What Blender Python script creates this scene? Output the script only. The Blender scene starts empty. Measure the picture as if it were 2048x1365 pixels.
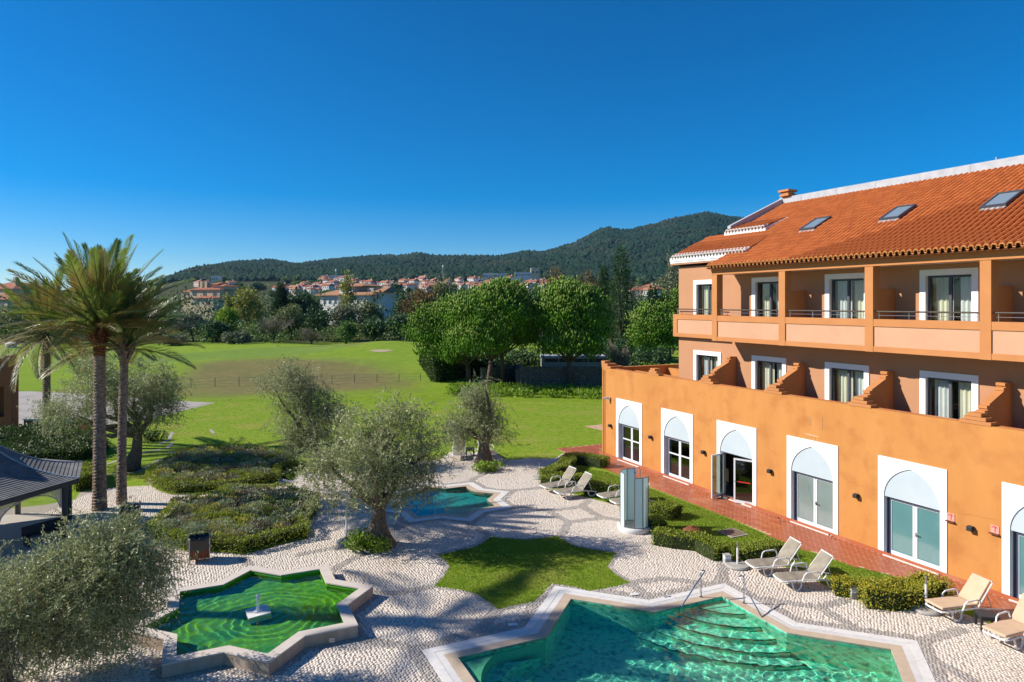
import bpy, math, random
import numpy as np
from mathutils import Vector, Matrix
from mathutils.geometry import tessellate_polygon
R = math.radians
rng = np.random.default_rng(7)
random.seed(7)
sc = bpy.context.scene
COL = sc.collection

# ------------------------------------------------------------------ camera, sky, sun, exposure
cam_d = bpy.data.cameras.new('camera')
cam = bpy.data.objects.new('camera', cam_d)
COL.objects.link(cam)
cam.location = (0, 0, 9)
cam.rotation_euler = (R(90), 0, 0)
cam_d.sensor_width = 36
cam_d.lens = 1350 / 2048 * 36
cam_d.shift_y = -74.5 / 2048
cam_d.clip_end = 9000
cam_d.clip_start = 0.1
sc.camera = cam

SUN_EL = R(33)
SUN_FROM = Vector((-math.cos(SUN_EL), 0.05, math.sin(SUN_EL))).normalized()
w = bpy.data.worlds.new('World')
sc.world = w
w.use_nodes = True
nt = w.node_tree
nt.nodes.clear()
sky = nt.nodes.new('ShaderNodeTexSky')
sky.sky_type = 'NISHITA'
sky.sun_disc = False
sky.sun_elevation = SUN_EL
sky.sun_rotation = R(-90)
sky.altitude = 100
sky.air_density = 0.9
sky.dust_density = 0.02
sky.ozone_density = 7.0
hsv = nt.nodes.new('ShaderNodeHueSaturation')
hsv.inputs['Hue'].default_value = 0.5
hsv.inputs['Saturation'].default_value = 1.4
hsv.inputs['Value'].default_value = 0.9
bg = nt.nodes.new('ShaderNodeBackground')
bg.inputs['Strength'].default_value = 0.083
wo = nt.nodes.new('ShaderNodeOutputWorld')
nt.links.new(sky.outputs[0], hsv.inputs['Color'])
nt.links.new(hsv.outputs[0], bg.inputs[0])
nt.links.new(bg.outputs[0], wo.inputs[0])

sun_d = bpy.data.lights.new('sun', 'SUN')
sun_d.energy = 4.5
sun_d.angle = R(0.53)
sun_d.cycles.is_caustics_light = True     # sunlight refracted by the pools' waves
sun_d.color = (1.0, 0.93, 0.82)
sun = bpy.data.objects.new('sun', sun_d)
COL.objects.link(sun)
sun.rotation_euler = SUN_FROM.to_track_quat('Z', 'Y').to_euler()
sun.location = SUN_FROM * 60

sc.view_settings.view_transform = 'Standard'
sc.view_settings.look = 'None'
sc.view_settings.exposure = 0.76
sc.view_settings.gamma = 1.0
sc.view_settings.use_curve_mapping = False
sc.cycles.max_bounces = 8
sc.cycles.transparent_max_bounces = 16
sc.cycles.caustics_reflective = False
sc.cycles.caustics_refractive = True
sc.cycles.sample_clamp_indirect = 4

# ------------------------------------------------------------------ placing helpers
FPX, HZ, CAMH, TH = 1350.0, 608.0, 9.0, R(26)
def G(u, v, z=0.0):
    """the point at height z that shows at photograph pixel (u, v)"""
    k = (CAMH - z) / (v - HZ)
    return ((u - 1024) * k, FPX * k)
def GP(pts, z=0.0):
    return [G(u, v, z) for u, v in pts]
def HW(d, s):
    """hotel axes (d away from the courtyard, s along the facade) -> world"""
    return (d * math.cos(TH) - s * math.sin(TH), d * math.sin(TH) + s * math.cos(TH))
def star(cx, cy, r, rot, ratio=0.7654):
    out = []
    for k in range(16):
        a = R(rot + 22.5 * k)
        q = r if k % 2 == 0 else r * ratio
        out.append((cx + q * math.cos(a), cy + q * math.sin(a)))
    return out
def in_poly(px, py, poly):
    inside = np.zeros(px.shape, bool)
    n = len(poly)
    for i in range(n):
        x1, y1 = poly[i]; x2, y2 = poly[(i + 1) % n]
        if y1 == y2: continue
        c = ((y1 > py) != (y2 > py)) & (px < (x2 - x1) * (py - y1) / (y2 - y1) + x1)
        inside ^= c
    return inside
def seg_dist(px, py, a, b):
    ax, ay = a; bx, by = b
    dx, dy = bx - ax, by - ay
    t = np.clip(((px - ax) * dx + (py - ay) * dy) / (dx * dx + dy * dy + 1e-9), 0, 1)
    return np.hypot(px - ax - t * dx, py - ay - t * dy)

# ------------------------------------------------------------------ object helpers
def link(o, parent=None, kind=None):
    COL.objects.link(o)
    if parent: o.parent = parent
    if kind: o['kind'] = kind
    return o
def obj(name, V, F, mats, parent=None, smooth=False, kind=None, midx=None):
    me = bpy.data.meshes.new(name)
    if isinstance(F, np.ndarray):
        V = np.asarray(V, np.float32); n, k = F.shape
        me.vertices.add(len(V)); me.vertices.foreach_set('co', V.ravel())
        me.loops.add(n * k); me.loops.foreach_set('vertex_index', F.astype(np.int32).ravel())
        me.polygons.add(n); me.polygons.foreach_set('loop_start', np.arange(0, n * k, k, dtype=np.int32))
        me.update(calc_edges=True)
    else:
        me.from_pydata([tuple(map(float, v)) for v in V], [], F)
        me.update()
    if not isinstance(mats, (list, tuple)): mats = [mats]
    for m in mats: me.materials.append(m)
    if midx is not None: me.polygons.foreach_set('material_index', np.asarray(midx, np.int32))
    if smooth: me.polygons.foreach_set('use_smooth', np.ones(len(me.polygons), bool))
    return link(bpy.data.objects.new(name, me), parent, kind)
def tag(o, label, cat, group=None, kind=None):
    o['label'] = label; o['category'] = cat
    if group: o['group'] = group
    if kind: o['kind'] = kind
    return o
def thing(name, label, cat, loc=(0, 0, 0), rz=0.0, group=None):
    o = bpy.data.objects.new(name, None)
    o.empty_display_size = 0.3
    o.location = loc; o.rotation_euler = (0, 0, rz)
    link(o)
    return tag(o, label, cat, group)
KIDS = {}
def kids(o):
    return [c for c in COL.objects if c.parent == o]
def copy_tree(o, parent=None, tree=None):
    tree = tree or subtree(o)
    c = o.copy(); COL.objects.link(c)
    if parent: c.parent = parent
    for t in tree[1]: copy_tree(t[0], c, t)
    return c
def subtree(o):
    return (o, [subtree(c) for c in o.children])

class MB:
    """collects boxes, bars, tubes and prisms; build() links them as one mesh"""
    def __init__(s): s.v = []; s.f = []; s.m = []; s.mi = 0
    def add(s, V, F):
        b = len(s.v); s.v += [tuple(p) for p in V]
        s.f += [tuple(i + b for i in f) for f in F]; s.m += [s.mi] * len(F)
        return s
    def bx(s, x0, x1, y0, y1, z0, z1):
        V = [(x, y, z) for z in (z0, z1) for x, y in ((x0, y0), (x1, y0), (x1, y1), (x0, y1))]
        return s.add(V, [(3, 2, 1, 0), (4, 5, 6, 7), (0, 1, 5, 4), (1, 2, 6, 5), (2, 3, 7, 6), (3, 0, 4, 7)])
    def bar(s, a, b, w, h, up=(0, 0, 1)):
        a, b = Vector(a), Vector(b); t = (b - a).normalized(); u = Vector(up)
        sd = t.cross(u)
        if sd.length < 1e-4: sd = t.cross(Vector((1, 0, 0)))
        sd.normalize(); n = sd.cross(t)
        V = [p + sd * (i * w / 2) + n * (j * h / 2) for p in (a, b) for i, j in ((-1, -1), (1, -1), (1, 1), (-1, 1))]
        return s.add(V, [(3, 2, 1, 0), (4, 5, 6, 7), (0, 1, 5, 4), (1, 2, 6, 5), (2, 3, 7, 6), (3, 0, 4, 7)])
    def prism(s, poly, z0, z1, mp=None):
        mp = mp or (lambda p, q, e: (p, q, e))
        n = len(poly)
        V = [mp(p, q, z0) for p, q in poly] + [mp(p, q, z1) for p, q in poly]
        F = [tuple(range(n - 1, -1, -1)), tuple(range(n, 2 * n))] + [(i, (i + 1) % n, n + (i + 1) % n, n + i) for i in range(n)]
        return s.add(V, F)
    def tube(s, pts, r, n=8, cap=True):
        pts = [Vector(p) for p in pts]; m = len(pts)
        rs = r if isinstance(r, (list, tuple, np.ndarray)) else [r] * m
        V = []; u = None
        for i, p in enumerate(pts):
            t = (pts[min(i + 1, m - 1)] - pts[max(i - 1, 0)]).normalized()
            if u is None:
                u = t.cross(Vector((0, 0, 1)))
                if u.length < 1e-3: u = t.cross(Vector((1, 0, 0)))
            u = (u - t * u.dot(t)).normalized(); k = t.cross(u)
            for j in range(n):
                a = 2 * math.pi * j / n
                V.append(p + (u * math.cos(a) + k * math.sin(a)) * rs[i])
        F = [(i * n + j, i * n + (j + 1) % n, (i + 1) * n + (j + 1) % n, (i + 1) * n + j) for i in range(m - 1) for j in range(n)]
        if cap: F += [tuple(range(n - 1, -1, -1)), tuple(range((m - 1) * n, m * n))]
        return s.add(V, F)
    def lathe(s, prof, n=20, c=(0, 0, 0)):
        V = []; m = len(prof)
        for r, z in prof:
            for j in range(n):
                a = 2 * math.pi * j / n
                V.append((c[0] + r * math.cos(a), c[1] + r * math.sin(a), c[2] + z))
        F = [(i * n + j, i * n + (j + 1) % n, (i + 1) * n + (j + 1) % n, (i + 1) * n + j) for i in range(m - 1) for j in range(n)]
        F += [tuple(range(n - 1, -1, -1)), tuple(range((m - 1) * n, m * n))]
        return s.add(V, F)
    def build(s, name, mats, parent=None, smooth=False, kind=None, off=None, bevel=0):
        V = s.v if off is None else [(x - off[0], y - off[1], z - off[2]) for x, y, z in s.v]
        o = obj(name, V, s.f, mats, parent, smooth, kind, s.m if isinstance(mats, (list, tuple)) else None)
        if bevel:
            b = o.modifiers.new('edge', 'BEVEL'); b.width = bevel; b.segments = 2; b.limit_method = 'ANGLE'
        return o
def flat_poly(name, outer, z, mat, holes=(), kind='structure', parent=None):
    """a flat sheet with holes"""
    loops = [[Vector((x, y, 0)) for x, y in outer]] + [[Vector((x, y, 0)) for x, y in h] for h in holes]
    tris = tessellate_polygon(loops)
    pts = [p for l in loops for p in l]
    F = []
    for a, b, c in tris:
        A, B, C_ = pts[a], pts[b], pts[c]
        if (B - A).cross(C_ - A).z < 0: b, c = c, b
        F.append((a, b, c))
    return obj(name, [(p.x, p.y, z) for p in pts], F, mat, parent, kind=kind)

# ------------------------------------------------------------------ materials
def lin(r, g, b):
    f = lambda c: c / 12.92 if c <= 0.04045 else ((c + 0.055) / 1.055) ** 2.4
    return (f(r / 255), f(g / 255), f(b / 255))
def new_mat(name):
    m = bpy.data.materials.new(name); m.use_nodes = True
    t = m.node_tree; t.nodes.clear()
    return m, t, t.nodes, t.links
def M(name, c1, c2=None, scale=3.0, rough=0.8, bump=0.0, bscale=40.0, island=False, spec=0.3, metal=0.0, transl=0.0,
      c3=None, scale3=0.3, stretch=None, contrast=0.3, coat=0.0, tint=None):
    m, t, N, L = new_mat(name)
    out = N.new('ShaderNodeOutputMaterial'); p = N.new('ShaderNodeBsdfPrincipled')
    p.inputs['Roughness'].default_value = rough; p.inputs['Metallic'].default_value = metal
    p.inputs['Specular IOR Level'].default_value = spec
    p.inputs['Coat Weight'].default_value = coat
    p.inputs['Base Color'].default_value = (*c1, 1)
    tc = N.new('ShaderNodeTexCoord'); src = tc.outputs['Object']
    if stretch:
        mp = N.new('ShaderNodeMapping'); mp.inputs['Scale'].default_value = stretch
        L.new(src, mp.inputs[0]); src2 = mp.outputs[0]
    else: src2 = src
    col = None
    if c2 is not None:
        mix = N.new('ShaderNodeMix'); mix.data_type = 'RGBA'
        mix.inputs['A'].default_value = (*c1, 1); mix.inputs['B'].default_value = (*c2, 1)
        if island:
            g = N.new('ShaderNodeNewGeometry'); L.new(g.outputs['Random Per Island'], mix.inputs['Factor'])
        else:
            nz = N.new('ShaderNodeTexNoise'); nz.inputs['Scale'].default_value = scale; nz.inputs['Detail'].default_value = 6
            nz.inputs['Roughness'].default_value = 0.6
            mr = N.new('ShaderNodeMapRange'); mr.inputs[1].default_value = 0.5 - contrast / 2; mr.inputs[2].default_value = 0.5 + contrast / 2
            L.new(src2, nz.inputs['Vector']); L.new(nz.outputs[0], mr.inputs[0]); L.new(mr.outputs[0], mix.inputs['Factor'])
        col = mix.outputs['Result']
    if c3 is not None:
        mx = N.new('ShaderNodeMix'); mx.data_type = 'RGBA'
        nz = N.new('ShaderNodeTexNoise'); nz.inputs['Scale'].default_value = scale3; nz.inputs['Detail'].default_value = 5
        mr = N.new('ShaderNodeMapRange'); mr.inputs[1].default_value = 0.5; mr.inputs[2].default_value = 0.72
        L.new(src, nz.inputs['Vector']); L.new(nz.outputs[0], mr.inputs[0]); L.new(mr.outputs[0], mx.inputs['Factor'])
        if col: L.new(col, mx.inputs['A'])
        else: mx.inputs['A'].default_value = (*c1, 1)
        mx.inputs['B'].default_value = (*c3, 1); col = mx.outputs['Result']
    if tint:
        at = N.new('ShaderNodeAttribute'); at.attribute_name = tint
        mx = N.new('ShaderNodeMix'); mx.data_type = 'RGBA'; mx.blend_type = 'MULTIPLY'; mx.inputs['Factor'].default_value = 1
        L.new(col, mx.inputs['A']); L.new(at.outputs['Color'], mx.inputs['B']); col = mx.outputs['Result']
    if col: L.new(col, p.inputs['Base Color'])
    if bump:
        nz = N.new('ShaderNodeTexNoise'); nz.inputs['Scale'].default_value = bscale; nz.inputs['Detail'].default_value = 5
        b = N.new('ShaderNodeBump'); b.inputs['Strength'].default_value = bump; b.inputs['Distance'].default_value = 0.02
        L.new(src, nz.inputs['Vector']); L.new(nz.outputs[0], b.inputs['Height']); L.new(b.outputs[0], p.inputs['Normal'])
    sh = p.outputs[0]
    if transl:
        tr = N.new('ShaderNodeBsdfTranslucent'); ms = N.new('ShaderNodeMixShader'); ms.inputs[0].default_value = transl
        if col: L.new(col, tr.inputs[0])
        else: tr.inputs[0].default_value = (*c1, 1)
        L.new(sh, ms.inputs[1]); L.new(tr.outputs[0], ms.inputs[2]); sh = ms.outputs[0]
    L.new(sh, out.inputs[0])
    return m
def schlick(N, L, f0, normal=None):
    g = N.new('ShaderNodeNewGeometry'); dt = N.new('ShaderNodeVectorMath'); dt.operation = 'DOT_PRODUCT'
    L.new(g.outputs['Incoming'], dt.inputs[0]); L.new(normal or g.outputs['Normal'], dt.inputs[1])
    prev = dt.outputs['Value']
    for op, v, inv in (('ABSOLUTE', None, 0), ('SUBTRACT', 1.0, 1), ('POWER', 5.0, 0), ('MULTIPLY_ADD', 1 - f0, 0)):
        n = N.new('ShaderNodeMath'); n.operation = op; n.use_clamp = op == 'SUBTRACT'
        if inv: n.inputs[0].default_value = v; L.new(prev, n.inputs[1])
        else:
            L.new(prev, n.inputs[0])
            if v is not None: n.inputs[1].default_value = v
        if op == 'MULTIPLY_ADD': n.inputs[2].default_value = f0
        prev = n.outputs[0]
    return prev
def M_glass(name, tint, refl=0.25, rough=0.02):
    m, t, N, L = new_mat(name)
    out = N.new('ShaderNodeOutputMaterial')
    tr = N.new('ShaderNodeBsdfTransparent'); tr.inputs[0].default_value = (*tint, 1)
    gl = N.new('ShaderNodeBsdfGlossy'); gl.inputs['Roughness'].default_value = rough
    ms = N.new('ShaderNodeMixShader')
    L.new(schlick(N, L, refl * 0.5), ms.inputs[0])
    L.new(tr.outputs[0], ms.inputs[1]); L.new(gl.outputs[0], ms.inputs[2]); L.new(ms.outputs[0], out.inputs[0])
    return m
def M_wave(name, tint):
    m, t, N, L = new_mat(name)
    out = N.new('ShaderNodeOutputMaterial'); p = N.new('ShaderNodeBsdfPrincipled')
    p.inputs['Transmission Weight'].default_value = 1; p.inputs['Roughness'].default_value = 0; p.inputs['IOR'].default_value = 1.33
    p.inputs['Base Color'].default_value = (*tint, 1)
    L.new(p.outputs[0], out.inputs[0])
    return m
def M_water(name, tint, scale, strength, rings=None):
    m, t, N, L = new_mat(name)
    out = N.new('ShaderNodeOutputMaterial')
    tr = N.new('ShaderNodeBsdfTransparent'); tr.inputs[0].default_value = (*tint, 1)
    gl = N.new('ShaderNodeBsdfGlossy'); gl.inputs['Roughness'].default_value = 0.03
    tc = N.new('ShaderNodeTexCoord')
    nz = N.new('ShaderNodeTexNoise'); nz.inputs['Scale'].default_value = scale; nz.inputs['Detail'].default_value = 3
    nz.inputs['Distortion'].default_value = 0.8
    L.new(tc.outputs['Object'], nz.inputs['Vector'])
    h = nz.outputs[0]
    if rings:
        wv = N.new('ShaderNodeTexWave'); wv.wave_type = 'RINGS'; wv.rings_direction = 'SPHERICAL'
        wv.inputs['Scale'].default_value = rings; wv.inputs['Distortion'].default_value = 2.5; wv.inputs['Detail Scale'].default_value = 1.5
        L.new(tc.outputs['Object'], wv.inputs['Vector'])
        ad = N.new('ShaderNodeMath'); ad.operation = 'MULTIPLY_ADD'; ad.inputs[1].default_value = 0.8
        L.new(wv.outputs['Fac'], ad.inputs[0]); L.new(h, ad.inputs[2]); h = ad.outputs[0]
    b = N.new('ShaderNodeBump'); b.inputs['Strength'].default_value = strength; b.inputs['Distance'].default_value = 0.05
    L.new(h, b.inputs['Height'])
    fr = schlick(N, L, 0.02, b.outputs[0]); L.new(b.outputs[0], gl.inputs['Normal'])
    ms = N.new('ShaderNodeMixShader')
    L.new(fr, ms.inputs[0]); L.new(tr.outputs[0], ms.inputs[1]); L.new(gl.outputs[0], ms.inputs[2])
    L.new(ms.outputs[0], out.inputs[0])
    return m

OCHRE = M('ochre_render', (0.525, 0.232, 0.066), (0.47, 0.198, 0.052), 0.9, 0.9, 0.35, 60, c3=(0.42, 0.165, 0.045), scale3=1.3, stretch=(1, 1, 0.35))
PEACH = M('peach_render', (0.45, 0.23, 0.125), (0.42, 0.21, 0.11), 0.9, 0.9, 0.25, 60)
PEACHL = M('pale_peach_render', (0.54, 0.31, 0.19), (0.51, 0.285, 0.175), 0.9, 0.9, 0.2, 60)
TRIM = M('orange_trim', (0.49, 0.205, 0.072), (0.45, 0.185, 0.064), 1.2, 0.85, 0.2, 60)
WHITE = M('white_paint', (0.80, 0.80, 0.80), (0.76, 0.76, 0.77), 1.5, 0.7, 0.1, 50)
TYMP = M('pale_grey_panel', (0.46, 0.52, 0.56), (0.42, 0.485, 0.53), 1.1, 0.5)
ALU = M('white_aluminium', (0.62, 0.64, 0.67), None, rough=0.4)
ANTH = M('anthracite_frame', (0.07, 0.075, 0.09), None, rough=0.45)
TILE = M('roof_clay', (0.47, 0.13, 0.030), (0.36, 0.09, 0.020), rough=0.75, island=True, bump=0.2, bscale=25)
EAVE = M('painted_clay', (0.60, 0.27, 0.085), (0.54, 0.23, 0.07), island=True, rough=0.8)
EAVEW = M('white_clay', (0.75, 0.72, 0.68), (0.68, 0.66, 0.63), island=True, rough=0.8)
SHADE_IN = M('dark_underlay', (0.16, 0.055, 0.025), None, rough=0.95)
LEADM = M('grey_ridge_sheet', (0.42, 0.44, 0.47), (0.33, 0.35, 0.38), 2.5, 0.6, 0.15, 20)
TERRA = M('terracotta_tile', (0.42, 0.125, 0.055), (0.32, 0.085, 0.036), rough=0.45, island=True, spec=0.4, c3=(0.45, 0.19, 0.11), scale3=0.7)
GROUT = M('pale_grout', (0.58, 0.37, 0.255), (0.50, 0.31, 0.21), 4, 0.9)
GLASS = M_glass('window_glass', (0.94, 0.96, 0.95), 0.07)
GLASSD = M_glass('door_glass', (0.55, 0.62, 0.60), 0.25)
GLASST = M_glass('pale_screen_glass', (0.78, 0.90, 0.88), 0.15, 0.15)
FROST = M('frosted_teal_glass', (0.10, 0.225, 0.235), (0.085, 0.20, 0.21), 0.7, 0.14, spec=0.6, coat=0.5)
FROSTL = M('frosted_pale_glass', (0.20, 0.25, 0.245), (0.16, 0.21, 0.205), 0.8, 0.14, spec=0.6, coat=0.5)
CURT = M('cream_curtain', (0.86, 0.82, 0.58), (0.88, 0.86, 0.74), 1.3, 0.9, transl=0.3)
CURTW = M('white_net_curtain', (0.74, 0.78, 0.78), (0.82, 0.84, 0.82), 1.5, 0.9, transl=0.3)
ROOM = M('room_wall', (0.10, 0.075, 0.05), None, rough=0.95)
STEEL = M('polished_steel', (0.55, 0.55, 0.55), None, rough=0.2, metal=1.0)
GREYST = M('grey_steel', (0.30, 0.31, 0.33), None, rough=0.4, metal=0.6)
WOODD = M('dark_wood', (0.075, 0.055, 0.045), (0.05, 0.038, 0.03), 8, 0.6)
BLACKP = M('black_plastic', (0.012, 0.012, 0.014), None, rough=0.35, spec=0.5)
DARKG = M('charcoal_rattan', (0.03, 0.032, 0.038), (0.022, 0.024, 0.03), 30, 0.5, 0.5, 80)
WPLAST = M('white_plastic', (0.72, 0.71, 0.69), (0.66, 0.65, 0.63), 4, 0.45)
SLING = M('taupe_sling', (0.27, 0.235, 0.185), (0.20, 0.175, 0.135), 3.5, 0.85, 0.4, 120, c3=(0.34, 0.30, 0.24), scale3=2.5)
CUSH = M('beige_cushion', (0.56, 0.40, 0.27), (0.50, 0.355, 0.235), 3, 0.9, 0.35, 18)
CONC = M('pale_concrete', (0.40, 0.38, 0.35), (0.33, 0.31, 0.28), 6, 0.9, 0.4, 40)
RUST = M('rust_panel', (0.20, 0.062, 0.030), (0.14, 0.042, 0.022), 6, 0.8, 0.2, 40)
BARK = M('grey_bark', (0.19, 0.14, 0.10), (0.09, 0.065, 0.048), 9, 0.95, 1.0, 18)
PALMB = M('palm_bark', (0.32, 0.235, 0.18), (0.14, 0.10, 0.075), 7, 0.95, 0.8, 25)
PALMF = M('palm_fibre', (0.24, 0.085, 0.03), (0.12, 0.045, 0.02), 6, 0.95, 0.8, 25)
LIME = M('limestone', (0.60, 0.53, 0.465), (0.55, 0.48, 0.42), 5, 0.7, 0.15, 60)
LIMEW = M('white_limestone', (0.70, 0.68, 0.65), (0.62, 0.60, 0.58), 4, 0.6, 0.1, 60)
TRAV = M('beige_travertine', (0.53, 0.42, 0.31), (0.46, 0.36, 0.26), 4, 0.65, 0.15, 40)
PANELST = M('tan_stone_panel', (0.47, 0.37, 0.285), (0.40, 0.30, 0.22), 4, 0.8, 0.2, 30, c3=(0.36, 0.27, 0.19), scale3=1.5, stretch=(1, 1, 0.2))
COBBLE = M('pale_cobble', (0.71, 0.63, 0.545), (0.615, 0.54, 0.46), island=True, rough=0.8, bump=0.3, bscale=60, c3=(0.58, 0.49, 0.40), scale3=0.35)
COBBLEG = M('grey_cobble', (0.44, 0.40, 0.36), (0.32, 0.29, 0.26), island=True, rough=0.8, bump=0.3, bscale=60)
JOINT = M('sand_joint', (0.42, 0.36, 0.30), (0.33, 0.28, 0.23), 5, 0.95, 0.4, 60)
def leafmat(name, a, b, transl=0.25, rough=0.5, spec=0.35, k=1.45): return M(name, tuple(c * k for c in a), tuple(c * k for c in b), island=True, rough=rough, transl=transl, spec=spec * .6)
# ------------------------------------------------------------------ ground and terrain
GRASS = M('lawn_grass', (0.145, 0.24, 0.016), (0.23, 0.305, 0.036), 2.2, 0.9, 0.6, 35, spec=0.04, c3=(0.265, 0.275, 0.055), scale3=0.35)
LANDM = M('open_land', (0.80, 0.82, 0.78), (1.06, 1.06, 1.0), 1.1, 0.95, 0.5, 3, spec=0.04, tint='tint', c3=(0.80, 0.88, 0.80), scale3=0.22)
POOLC = (4.333, 15.03); FOUNC = (-7.276, 19.334); MIDC = (-3.11, 30.88)
POOLR, FOUNR, MIDR = 7.106, 3.32, 3.31
RP, RF, RM = 24.6, 25.0, 25.3
pool_out = star(*POOLC, POOLR, RP)
mid_out = star(*MIDC, MIDR, RM, 0.78)
foun_out = star(*FOUNC, FOUNR, RF)
foun_in = star(*FOUNC, FOUNR - 0.34 * 1.414, RF)
SQ2 = 1.4142
def sr(c, r, w, rot, ratio=0.7654): return star(c[0], c[1], r - w * SQ2, rot, ratio)

flat_poly('ground', [(-90, -30), (90, -30), (90, 62), (-90, 62)], 0.0, GRASS, [sr(POOLC, POOLR, .3, RP), sr(MIDC, MIDR, .2, RM, .78), sr(FOUNC, FOUNR, .2, RF)])

BASE_Y = [0, 75, 78, 88, 150, 300, 450, 600, 1000, 1200, 1500, 2600, 3600]
BASE_Z = [0, 0.0, 0.1, 1.2, 1.2, 2.0, 4.5, 11, 37, 50, 72, 120, 60]
CREST = [(-600, 600), (0, 592), (180, 578), (250, 566), (300, 560), (330, 556), (370, 545), (420, 529), (460, 521), (510, 518), (545, 516), (590, 525), (640, 519), (690, 513), (760, 508), (800, 508), (835, 503), (870, 508), (930, 508), (1000, 509), (1030, 504), (1055, 499), (1085, 501), (1110, 494), (1150, 482), (1200, 455), (1215, 451), (1250, 457), (1300, 447), (1350, 433), (1400, 423), (1415, 421), (1450, 428), (1490, 434), (1560, 448), (1700, 462), (2048, 490), (2600, 520)]
CRX = np.array([(u - 1024) / FPX * 2600 for u, v in CREST]); CRZ = np.array([9 + (HZ - v - 6) / FPX * 2600 for u, v in CREST])
def wob(x, y, s, k):
    return (np.sin(x / s * 1.1 + k) * np.cos(y / s * 0.9 + 2 * k) + 0.6 * np.sin(x / s * 2.3 + y / s * 1.7 + k) + 0.35 * np.sin(x / s * 4.9 - y / s * 3.8 + 3 * k)) / 1.5
def land(x, y):
    x = np.asarray(x, float); y = np.asarray(y, float)
    b = np.interp(y, BASE_Y, BASE_Z)
    b = b + 0.25 * wob(x, y, 14, 1.0) * np.clip((y - 80) / 12, 0, 1) * np.clip((160 - y) / 20, 0, 1)
    b = b + 1.5 * np.exp(-(((x + 20) / 11) ** 2 + ((y - 113) / 9) ** 2))
    cr = np.interp(x * 2600 / np.clip(y, 1500, 2600) * np.clip((y - 1200) / 600, 0, 1) + x * (1 - np.clip((y - 1200) / 600, 0, 1)), CRX, CRZ)
    vc = np.interp(1024 + FPX * x / np.clip(y, 500, None), [c[0] for c in CREST], [c[1] + 14 for c in CREST])
    b = np.where(y > 500, np.minimum(b, 9 + (HZ - vc) / FPX * y), b)
    t = np.clip((y - 1150) / 1450, 0, 1)
    ramp = np.where(t < 1, 0.25 * t + 0.75 * t ** 1.6, 1) * np.clip((3600 - y) / 1000, 0, 1)
    b = b + np.where(y > 1150, np.maximum(cr - np.interp(2600, BASE_Y, BASE_Z), -60) * ramp, 0)
    b = b + np.where((y > 1200), wob(x, y, 130, 0.4) * 16 * np.sin(np.pi * t) * np.clip((cr - 90) / 150, 0, 1), 0)
    return b
ys = np.concatenate([np.arange(62, 160, 1.0), np.geomspace(160, 3600, 150)])
na = 300
aa = np.linspace(-1.25, 1.25, na)
YY, AA = np.meshgrid(ys, aa, indexing='ij')
XX = AA * (YY + 14)
ZZ = land(XX, YY) - np.where(YY < 62.5, 0.01, 0)
def smooth_mask(px, py, poly, blur=1.0):
    acc = 0
    for k in range(9):
        a = k * 0.7; r = blur * (k / 8)
        acc = acc + in_poly(px + r * math.cos(a * 3), py + r * math.sin(a * 3), poly)
    return (acc / 9.0)[..., None]
lawn_c = np.array([0.19, 0.275, 0.025]); fair_c = np.array([0.20, 0.29, 0.032]); rough_c = np.array([0.185, 0.145, 0.075]); wood_c = np.array([0.022, 0.045, 0.022]); scrub_c = np.array([0.07, 0.075, 0.03])
tint = np.zeros(XX.shape + (3,)) + lawn_c
yy1 = np.clip((YY - 72) / 6, 0, 1)[..., None]
tint = tint * (1 - yy1) + fair_c * yy1
def blend(poly, c, blur, amt=1.0):
    global tint
    m = smooth_mask(XX + 1.2 * wob(XX, YY, 5, 2.0), YY + 1.0 * wob(XX, YY, 4, 1.0), poly, blur) * amt
    tint = tint * (1 - m) + np.array(c) * m
gz = lambda pts: [G(u, v, 0.7) for u, v in pts]
blend(gz([(330, 748), (400, 732), (520, 725), (640, 727), (720, 736), (790, 748), (840, 766), (700, 769), (500, 776), (360, 782), (320, 775)]), rough_c, 5.0, 0.85)
blend(gz([(20, 772), (130, 765), (320, 762), (330, 790), (20, 795)]), rough_c, 3.0, 0.6)
blend(gz([(560, 742), (760, 748), (760, 764), (560, 760)]), rough_c * 1.05, 2.0, 0.5)
blend(gz([(80, 722), (350, 712), (620, 700), (700, 703), (690, 712), (560, 722), (340, 730), (100, 738)]), (0.16, 0.24, 0.05), 1.0, 0.8)
blend(gz([(610, 700), (700, 697), (745, 706), (700, 712)]), rough_c, 2.0, 0.7)
blend(gz([(770, 693), (860, 690), (860, 705), (790, 706)]), (0.16, 0.22, 0.04), 1.0, 0.9)
blend(gz([(-40, 697), (110, 694), (112, 690), (-40, 690)]), (0.24, 0.18, 0.13), 3.0)
far = np.clip((YY - 128) / 14, 0, 1)[..., None]; tint = tint * (1 - far) + scrub_c * far
far = np.clip((YY - 1050) / 200, 0, 1)[..., None]; tint = tint * (1 - far) + wood_c * far
nI, nJ = XX.shape
V = np.stack([XX, YY, ZZ], -1).reshape(-1, 3)
ii, jj = np.meshgrid(np.arange(nI - 1), np.arange(na - 1), indexing='ij')
q = (ii * na + jj).ravel()
F = np.stack([q, q + 1, q + na + 1, q + na], -1)
terrain = obj('terrain', V, F, LANDM, smooth=True, kind='structure')
at = terrain.data.attributes.new('tint', 'FLOAT_COLOR', 'POINT')
at.data.foreach_set('color', np.concatenate([tint, np.ones(tint.shape[:2] + (1,))], -1).astype(np.float32).ravel())
# left and right of the garden the ground goes on
flat_poly('ground', [(-400, -30), (-90, -30), (-90, 62), (-400, 62)], 0.0, GRASS)
flat_poly('ground', [(90, -30), (400, -30), (400, 62), (90, 62)], 0.0, GRASS)

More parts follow.
